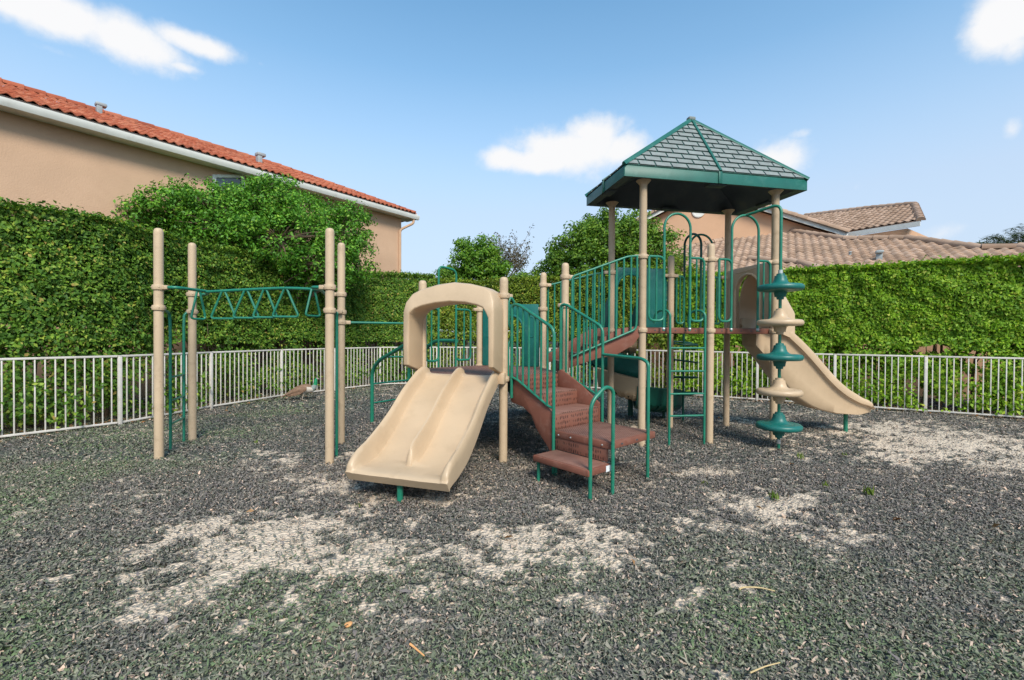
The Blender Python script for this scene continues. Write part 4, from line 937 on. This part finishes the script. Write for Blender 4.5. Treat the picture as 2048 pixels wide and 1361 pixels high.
# spiral slide behind the tower, in moulded sections
SPc = V(2.38, 9.0, 0); SR = .60
def helix(a0, a1, z0_, z1_, n=14, W=.29):
    rs = []
    for i in range(n+1):
        f = i/n; a = a0+(a1-a0)*f; z = z0_+(z1_-z0_)*f; dirv = pol(a); q, o_ = [], []
        for k in range(17):
            th = math.pi*k/16
            u = math.cos(th)*W; v = -math.sin(th)**.8*.20; o_.append(SPc+dirv*(SR+u*1.12)+Z3*(z+v*1.22)); q.append(SPc+dirv*(SR+u)+Z3*(z+v))
        lip = lambda sg, w, h: SPc+dirv*(SR+sg*w)+Z3*(z+h)
        rs.append([lip(1, W*1.20, .10), lip(1, W*1.25, .20)][::-1]+[lip(1, W*1.12, .12)]*0+o_+[lip(-1, W*1.2, .08), lip(-1, W*1.24, .13), lip(-1, W*1.02, .14)]+q[::-1]+[lip(1, W*1.02, .21)])
    return rs
secs = [(-172, -98, 1.56, 1.52, TN), (150, 264, 1.34, 1.02, GP), (214, 274, .80, .60, TN), (262, 325, .50, .40, M['dark_green'])]
sroot = None
for a0, a1, z0_, z1_, m in secs:
    o = MB().rings(helix(a0, a1, z0_, z1_)).build('spiral_slide' if sroot is None else 'slide_section', m, ps if sroot is None else sroot, sharp=50)
    if sroot is None: sroot = o
    for f in np.linspace(.12, .88, 6):
        rb2 = MB(); w0, w1 = helix(a0+(a1-a0)*f, a0+(a1-a0)*f+3., z0_+(z1_-z0_)*f, z0_+(z1_-z0_)*f, 1); c_ = SPc+pol(a0+(a1-a0)*f, SR)+Z3*(z0_+(z1_-z0_)*f)
        rb2.rings([[p+unit(p-c_)*.024 for p in w[4:17]]+[p-unit(p-c_)*.004 for p in w[4:17]][::-1] for w in (w0, w1)]); rb2.build('moulded_rib', m, o)
M['pocket'] = surf('pocket_shade', (.022, .020, .016), .8, .2)  # dark colour of thin raised slabs, standing for the shade in recessed pockets
for (a0_, a1_, za_, zb_, rows_) in ((158, 258, 1.34, 1.02, 5), (216, 272, .80, .60, 4)):
    for k in range(rows_*2):
        f = (k % rows_+.5+.25*(k//rows_))/rows_; a0 = a0_+(a1_-a0_)*f; c_ = SPc+pol(a0, SR)+Z3*(za_+(zb_-za_)*f); th = R(40 if k < rows_ else 74); tb = pol(a0+90)
        o_ = lambda t: c_+pol(a0)*.325*math.cos(t)-Z3*.244*math.sin(t)**.8
        p_ = o_(th); tv = unit(o_(th+.05)-o_(th-.05)); nv = np.cross(tb, tv); nv = nv if nv@(pol(a0)-Z3) > 0 else -nv
        MB().box(p_+nv*.002, (unit(tb+tv*.6), unit(np.cross(nv, tb+tv*.6)), unit(nv)), (.040, .026, .006), .004).build('pocket_shade', M['pocket'], sroot)
MB().tube([up(SPc, -.05), up(SPc, 1.9)], .05, 14).build('slide_post', M['dark_green'], sroot)
rs = []; ex = pol(55)
for i in range(8):
    f = i/7; w = helix(325, 325.01, .40, .40, 1)[0]; rs.append([p+ex*f*.34-Z3*.06*f for p in w])
MB().rings(rs).build('slide_exit', M['dark_green'], sroot, sharp=50); c_ = SPc+pol(325, SR)+ex*.2; MB().tube([up(c_, -.05), up(c_, .16)], .03, 10).build('slide_leg', M['dark_green'], sroot)
# its hood panel on the back-left bay
pf_, pq_ = P1+a_*.06+b_*.06, F3-a_*.06+b_*.06
hd = panel(pf_, pq_, DH, HT+.02, GP, 'slide_hood_panel', (.05, .56, DH, HT-.09), .06)
for p_, sg in ((pf_+a_*.05, -1), (pq_-a_*.38, 1)):
    rs = []
    for f in np.linspace(0, 1, 9):
        q = []
        for w_ in (0, .035):
            for h in (np.linspace(0, 1, 7) if w_ == 0 else np.linspace(1, 0, 7)): q.append(up(p_+b_*(.03+f*.60)+a_*(sg*(.02+.30*f*(1-h)**1.6)+w_), DH-.08-.16*f+(.78-.35*f**2)*h))
        rs.append(q)
    MB().rings(rs).build('side_wall', GP, hd, sharp=50)
# loop pole climber on the back-right bay
lpp = gz(1366, 843)
lc = MB().tube(fillet([up(lpp, -.05), up(lpp, 3.42), up(lpp*.5+(F3+a_*.6)*.5, 3.50), up(F3+a_*.62-nf*.06, 3.35), up(F3+a_*.62-nf*.06, DH)], .22, 8), .021, 11).build('loop_climber', M['dark_green'], ps)
for k, z in enumerate((1.47, 1.14, .83, .52)):
    a0 = k*74+20; pts = [up(lpp, z)]+[up(lpp+pol(a0+t, .25 if 20 < t < 330 else .20), z+.03*math.sin(R(t))) for t in range(0, 331, 22)]+[up(lpp, z)]
    MB().tube(fillet(pts, .03, 2), .0155, 9).build('climbing_loop', M['dark_green'], lc)

# arch beside it
t0 = px_on(1378, bk0, a_); t1 = px_on(1424, bk0, a_); arch_rail(bk0+a_*(t0+t1)/2, a_, (t1-t0)/2, DH-.05, 3.42)

# single tan slide with hood on the right end
re_ = unit(P3-P4); rn = a_; RC = (P3+P4)/2
def shell(prof_, W, wallh, zbot, mat, name):
    rs = []; n = len(prof_)
    for i, (t, z) in enumerate(prof_):
        aa, bb = prof_[max(i-1, 0)], prof_[min(i+1, n-1)]; tg = unit(V(bb[0]-aa[0], bb[1]-aa[1])); nn = V(-tg[1], tg[0]); h = wallh(t); q = []; zb = zbot(t)
        P_ = lambda u, v: RC+re_*u+rd*(t+nn[0]*v)+Z3*(z+nn[1]*v)
        lo = lambda u, f: RC+re_*u+rd*t+Z3*((z-.02)*(1-f)+zb*f)
        q = [lo(-W+.10, 1), lo(-W+.07, .93), lo(-W+.065, .45)]+[P_(u, v) for u, v in ((-W+.06, h*.25), (-W+.045, h*.42), (-W-.006, h*.5), (-W-.018, h*.75), (-W+.002, h), (-W+.035, h*1.03), (-W+.06, h*.9), (-W+.07, h*.35), (-W+.12, .01), (0, 0), (W-.12, .01), (W-.07, h*.35), (W-.06, h*.9), (W-.035, h*1.03), (W-.002, h), (W+.018, h*.75), (W+.006, h*.5), (W-.045, h*.42), (W-.06, h*.25))]+[lo(W-.065, .45), lo(W-.07, .93), lo(W-.10, 1)]
        rs.append(q)
    return MB().rings(rs).build(name, mat, ps, sharp=55)
lgR = gz(1691, 863); rd = unit(lgR+re_*0-RC); re_ = V(-rd[1], rd[0], 0)
p2 = spline([(0, DH), (.15, DH-.02), (.38, 1.56), (.72, 1.26), (1.13, .82), (1.36, .62), (1.55, .50), (1.72, .43), (1.88, .40), (1.98, .385)], 5)
ip = lambda t, xs, ys: float(np.interp(t, xs, ys))
rs_ = shell(p2, .27, lambda t: ip(t, (0, .3, 1.2, 1.6, 1.85, 1.94, 1.98), (.18, .22, .22, .21, .17, .13, .06)), lambda t: ip(t, (0, .23, .5, .72, .95, 1.13, 1.4, 1.8, 1.98), (1.45, 1.19, .84, .60, .46, .39, .33, .31, .36)), TN, 'single_slide')
MB().tube([up(lgR, -.05), up(lgR, .40)], .032, 12).build('slide_leg', G_, rs_)
e34 = unit(P4-P3); h_ = panel(P3+e34*.06, P4-e34*.06, DH, DH+1.05, TN, 'slide_hood', (.20, .79, DH, DH+.92), .08)
# moulded tunnel beyond the opening
rs = []
for f, wv, hv in ((0, .30, .93), (.12, .34, .95), (.30, .36, .90), (.46, .35, .74), (.56, .33, .55)):
    q = []
    for k in range(17):
        th = math.pi*k/16; q.append(RC+e34*(-math.cos(th)*wv)+rn*(.03+f)+Z3*(DH+.02-f*.35 if k in (0, 16) else DH+.30-f*.2+max(0, math.sin(th))*(hv-.30)))
    for k in range(16, -1, -1):
        th = math.pi*k/16; q.append(RC+e34*(-math.cos(th)*(wv-.03))+rn*(.03+f)+Z3*(DH+.02-f*.35 if k in (0, 16) else DH+.30-f*.2+max(0, math.sin(th))*(hv-.33)))
    rs.append(q)
MB().rings(rs).build('tunnel', TN, h_, sharp=50)
gl = MB(); rs = []
nrm = np.cross(e34, Z3)
for f in (-1, 1):
    for u0, z0_, u1, z1_ in ((.07, .16, .15, .30), (.06, .80, .17, .72), (.20, .96, .80, 1.0), (.85, .30, .95, .16), (.86, .72, .96, .80)):
        gl.tube([P3+e34*(.06+u0)+nrm*f*.041+Z3*(DH+z0_), P3+e34*(.06+u1)+nrm*f*.041+Z3*(DH+z1_)], .007, 6)
gl.build('moulded_line', TN, h_)
# ------------------------------------------------------------------ peafowl by the left fence
def peafowl():
    base = gz(603, 800); base = base+V(0, 0, 0); d = unit(V(1, .28, 0)); n = V(-d[1], d[0], 0)
    spine = [(-.47, .035, .012, .010), (-.40, .060, .06, .016), (-.30, .105, .085, .040), (-.20, .150, .105, .066), (-.09, .195, .120, .092), (.02, .225, .122, .108), (.11, .232, .110, .112), (.19, .222, .092, .105), (.255, .225, .070, .080), (.290, .265, .054, .060), (.308, .315, .047, .050), (.316, .365, .043, .045), (.322, .415, .038, .040), (.332, .450, .031, .031), (.350, .466, .028, .025), (.372, .466, .018, .016), (.390, .460, .008, .008), (.412, .452, .003, .003)]
    P = [V(a, 0, z) for a, z, *_ in spine]; mb = MB(); rs = []; k = 14
    for i, (a, z, w, h) in enumerate(spine):
        t = unit(P[min(i+1, len(P)-1)]-P[max(i-1, 0)]); nn = V(-t[2], 0, t[0])
        rs.append([base+d*(a+nn[0]*h*math.sin(q))+Z3*(z+.045+nn[2]*h*math.sin(q))+n*(w*math.cos(q)) for q in [2*math.pi*j/k for j in range(k)]])
    b = len(mb.f); mb.rings(rs)
    for i in range(len(rs)-1):
        for j in range(k):
            low = math.sin(2*math.pi*(j+.5)/k) < (.25 if i > 5 else -.3)
            m = (1 if low and i in (5, 6, 7) else 0) if i < 8 else (3 if i < 10 else (2 if i < 14 else 4))
            mb.m[b+i*k+j] = m
    for sx, a in ((-.035, .02), (.04, -.03)):
        q = base+n*sx+d*a; mb.tube([q+Z3*.20, q+d*.03+Z3*.13, q-d*.005+Z3*.015], .020, 7, 4, r1=.007)
        for an in (-30, 0, 30): e = V(d[0]*math.cos(R(an))-d[1]*math.sin(R(an)), d[0]*math.sin(R(an))+d[1]*math.cos(R(an)), 0); mb.tube([q-d*.005+Z3*.016, q+e*.06+Z3*.008], .006, 5, 4, r1=.003)
    hdp = base
    for an in (-.035, -.012, .012, .035): mb.tube([base+d*.340+Z3*.525, base+d*(.33+an*.8)+n*an*.3+Z3*.585], .002, 4, 5, r1=.006)
    for sx in (-1, 1): mb.ball(base+d*.350+n*sx*.026+Z3*.516, .005, 4, mi=5)
    mats = [surf('peafowl_brown', (.20, .115, .072), .75, .3, 24., (.32, .22, .16), 30., .5), surf('peafowl_breast', (.52, .45, .38), .8, .15, 20.), surf('peafowl_neck', (.012, .20, .085), .35, .3, 20.), surf('peafowl_grey', (.22, .26, .24), .7, .3, 25.), surf('peafowl_beak', (.40, .33, .26), .6, .1), surf('peafowl_dark', (.02, .02, .02), .4, .1)]
    o = mb.build('peafowl', mats, None, tuple(base), sharp=60)
    tag(o, 'brown peafowl with a green neck standing in front of the left fence', 'bird')
    for sx in (-1, 1):   # folded wings
        w = MB(); rs = []
        for f in np.linspace(0, 1, 7):
            c = base+d*(.13-.43*f)+n*sx*(.104*(1-f*.55)+.012)+Z3*(.285-.17*f**1.15); hh = .085*math.sin(math.pi*(.12+.82*f))+.008
            rs.append([c+Z3*hh*math.sin(q)+n*sx*.016*math.cos(q) for q in [2*math.pi*j/10 for j in range(10)]])
        w.rings(rs).build('wing', mats[0], o, sharp=60)
peafowl()

# weeds, twigs and scraps
def weed(px, py, h, n, label):
    c = gz(px, py); t = None; C = []; a = RNG.random(n)*2*math.pi; tilt = RNG.random(n)*.5
    ax = np.stack([np.cos(a)*tilt, np.sin(a)*tilt, np.ones(n)], 1); l = h*(.5+.6*RNG.random(n)); P_ = c+np.stack([np.cos(a)*.02, np.sin(a)*.02, 0*a], 1)+ax*l[:, None]*.46
    v, f = leafquads(P_, np.stack([np.cos(a), np.sin(a), .4+0*a], 1)+rnd(n)*.3, ax, l, h*.10+.004, .2, .12)
    o = mesh_np('weed', v, f, M['weed'], None, tuple(c)); tag(o, label, 'weed')
weed(1410, 972, 0.105, 5, 'narrow bright green weed sprig right of the green grab loop legs')
weed(1549, 1000, 0.105, 26, 'pale green weed tuft in the sand patch nearest the tower')
weed(1650, 975, 0.081, 18, 'yellowish weed tuft right of the sand patch below the pod climber')
weed(1738, 992, 0.124, 22, 'upright green weed tuft farthest right in the dark mulch')
weed(1600, 918, 0.105, 20, 'green weed tuft just right of the lowest green pod')
weed(1688, 912, 0.062, 14, 'small yellow weed tuft below the single slide leg')
weed(513, 888, 0.081, 10, 'thin yellow weed between the two ring beam post pairs')
weed(717, 1014, 0.037, 14, 'small weed on the sand left of the double slide leg')
def twig(pts, r, label, mat, name='twig'):
    P_ = [gz(x, y)+V(0, 0, .035) for x, y in pts]; o = MB().tube(spline(P_, 3), r, 6, r1=r*.6).build(name, mat, None, tuple(P_[0])); tag(o, label, 'twig')
twig([(1478, 1190), (1490, 1186), (1520, 1187), (1550, 1194)], .006, 'straw coloured twig lying on the green mulch at lower right', M['straw'])
twig([(820, 1302), (832, 1312), (848, 1326)], .006, 'short reddish stick lying near the bottom centre of the ground', M['orange'])
twig([(1500, 1361), (1530, 1348), (1560, 1340)], .004, 'thin curved pinkish stem at the bottom edge of the ground', M['straw'])
def scrap(px, py, r, label):
    c = gz(px, py)+V(0, 0, .03); n = 9; q = [c+V(math.cos(t)*r*(.8+.3*RNG.random()), math.sin(t)*r*(.8+.3*RNG.random()), 0) for t in np.linspace(0, 2*math.pi, n, endpoint=False)]
    o = MB().prism(q, V(.2, -.3, 1), .012).build('leaf_scrap', M['orange'], None, tuple(c), bevel=.003); tag(o, label, 'leaf scrap')
scrap(697, 1262, .022, 'small orange scrap on the mulch below the sand at lower centre')

# ------------------------------------------------------------------ camera, sun and sky
cd = bpy.data.cameras.new('camera'); cam = bpy.data.objects.new('camera', cd); COL.objects.link(cam); SC.camera = cam
cd.sensor_width = 36; cd.lens = FOC/2048*36; cd.clip_end = 3000; cd.clip_start = .05
cam.matrix_world = Matrix(((RGT[0], UPV[0], -FWD[0], 0), (RGT[1], UPV[1], -FWD[1], 0), (RGT[2], UPV[2], -FWD[2], EYE), (0, 0, 0, 1)))
SUN = unit(V(.24, -.70, .68)); el = math.asin(SUN[2]); az = math.atan2(SUN[0], SUN[1])
sl = bpy.data.lights.new('sun', 'SUN'); sl.energy = 2.0; sl.angle = R(18.0); sl.color = (1, .94, .83)
so = bpy.data.objects.new('sun', sl); COL.objects.link(so); so.rotation_euler = Vector(-SUN).to_track_quat('-Z', 'Y').to_euler()
w = bpy.data.worlds.new('World'); SC.world = w; w.use_nodes = True; nt = w.node_tree; bg = nt.nodes['Background']
sky = nt.nodes.new('ShaderNodeTexSky'); sky.sky_type = 'NISHITA'; sky.sun_disc = False; sky.sun_elevation = el; sky.sun_rotation = az; sky.air_density = 1.0; sky.dust_density = 0.6; sky.ozone_density = 2.5
tc = nt.nodes.new('ShaderNodeTexCoord'); dirv = tc.outputs['Generated']
def mathn(op, a, b=None, c=None):
    n = nt.nodes.new('ShaderNodeMath'); n.operation = op
    for i, s_ in enumerate((a, b, c)):
        if s_ is None: continue
        if isinstance(s_, (int, float)): n.inputs[i].default_value = s_
        else: nt.links.new(s_, n.inputs[i])
    return n.outputs[0]
def dot(v): 
    n = nt.nodes.new('ShaderNodeVectorMath'); n.operation = 'DOT_PRODUCT'; nt.links.new(dirv, n.inputs[0]); n.inputs[1].default_value = tuple(v); return n.outputs['Value']
nz = N(nt, 'ShaderNodeTexNoise', Scale=7., Detail=10., Roughness=.6); nt.links.new(dirv, nz.inputs['Vector'])
nz2 = N(nt, 'ShaderNodeTexNoise', Scale=30., Detail=6., Roughness=.6); nt.links.new(dirv, nz2.inputs['Vector'])
CL = [(1080, 325, 90, 26, 1.), (1150, 300, 120, 48, 1.), (1180, 265, 75, 36, .9), (1010, 320, 60, 24, .8), (1250, 300, 70, 36, .9), (1555, 320, 70, 40, .75), (1600, 268, 34, 12, .45),
      (120, 30, 170, 48, 1.), (250, 80, 140, 48, 1.), (390, 88, 110, 26, .9), (360, 132, 50, 14, .7), (290, 120, 60, 22, .6), (120, 105, 60, 12, .40), (30, 10, 90, 30, .9), (2010, 40, 85, 70, 1.1), (2030, 90, 40, 34, .8), (2024, 258, 20, 26, .5), (1842, 136, 40, 10, .28), (1875, 470, 70, 26, .42), (1710, 375, 30, 14, .25), (520, 128, 18, 8, .3), (700, 520, 300, 40, .1)]
tot = None
for cx, cy, rx, ry, s_ in CL:
    c = unit(ray(cx, cy)); rt = unit(np.cross(c, Z3)); u_ = np.cross(rt, c); k = math.cos(math.atan(math.hypot(cx-CX, cy-CY)/FOC)); rx_, ry_ = rx*k*k**.5/FOC, ry*k/FOC
    du = mathn('MULTIPLY', dot(rt), 1/rx_); dv = mathn('MULTIPLY', dot(u_), 1/ry_); q = mathn('ADD', mathn('MULTIPLY', du, du), mathn('MULTIPLY', dv, dv))
    fr = mathn('GREATER_THAN', dot(c), .2); e = mathn('MULTIPLY', mathn('MULTIPLY', mathn('EXPONENT', mathn('MULTIPLY', q, -.9)), s_), fr)
    tot = e if tot is None else mathn('MAXIMUM', tot, e)
den = mathn('ADD', mathn('ADD', tot, mathn('MULTIPLY', mathn('SUBTRACT', nz.outputs['Fac'], .5), .9)), mathn('MULTIPLY', mathn('SUBTRACT', nz2.outputs['Fac'], .5), .5))
mr = nt.nodes.new('ShaderNodeMapRange'); mr.interpolation_type = 'SMOOTHSTEP'; nt.links.new(den, mr.inputs[0]); mr.inputs[1].default_value = .22; mr.inputs[2].default_value = .80
cf = mathn('MULTIPLY', mr.outputs[0], mathn('MINIMUM', mathn('MULTIPLY', tot, 4.), 1.))
CLOUD = (3.02, 3.03, 3.07)
sx = nt.nodes.new('ShaderNodeSeparateXYZ'); nt.links.new(dirv, sx.inputs[0])
hz = ramp(nt, sx.outputs[2], [(.0, (.92,)*3), (.10, (.92,)*3), (.26, (.76,)*3), (.40, (.36,)*3), (.50, (.12,)*3), (.62, (0,)*3)])
skc = mixc(nt, hz, mixc(nt, 1., sky.outputs[0], (.66, .88, .83), 'MULTIPLY'), (1.98, 2.26, 2.78))
cm = nt.nodes.new('ShaderNodeMix'); cm.data_type = 'RGBA'; nt.links.new(cf, cm.inputs[0]); nt.links.new(skc, cm.inputs[6]); cm.inputs[7].default_value = (*CLOUD, 1)
nt.links.new(cm.outputs[2], bg.inputs['Color']); bg.inputs['Strength'].default_value = .15
vs_ = SC.view_settings; vs_.view_transform = 'Standard'; vs_.look = 'None'; vs_.gamma = 1; vs_.use_curve_mapping = False; vs_.exposure = 1.08
SC.cycles.use_denoising = True; SC.cycles.max_bounces = 8; SC.cycles.transparent_max_bounces = 8
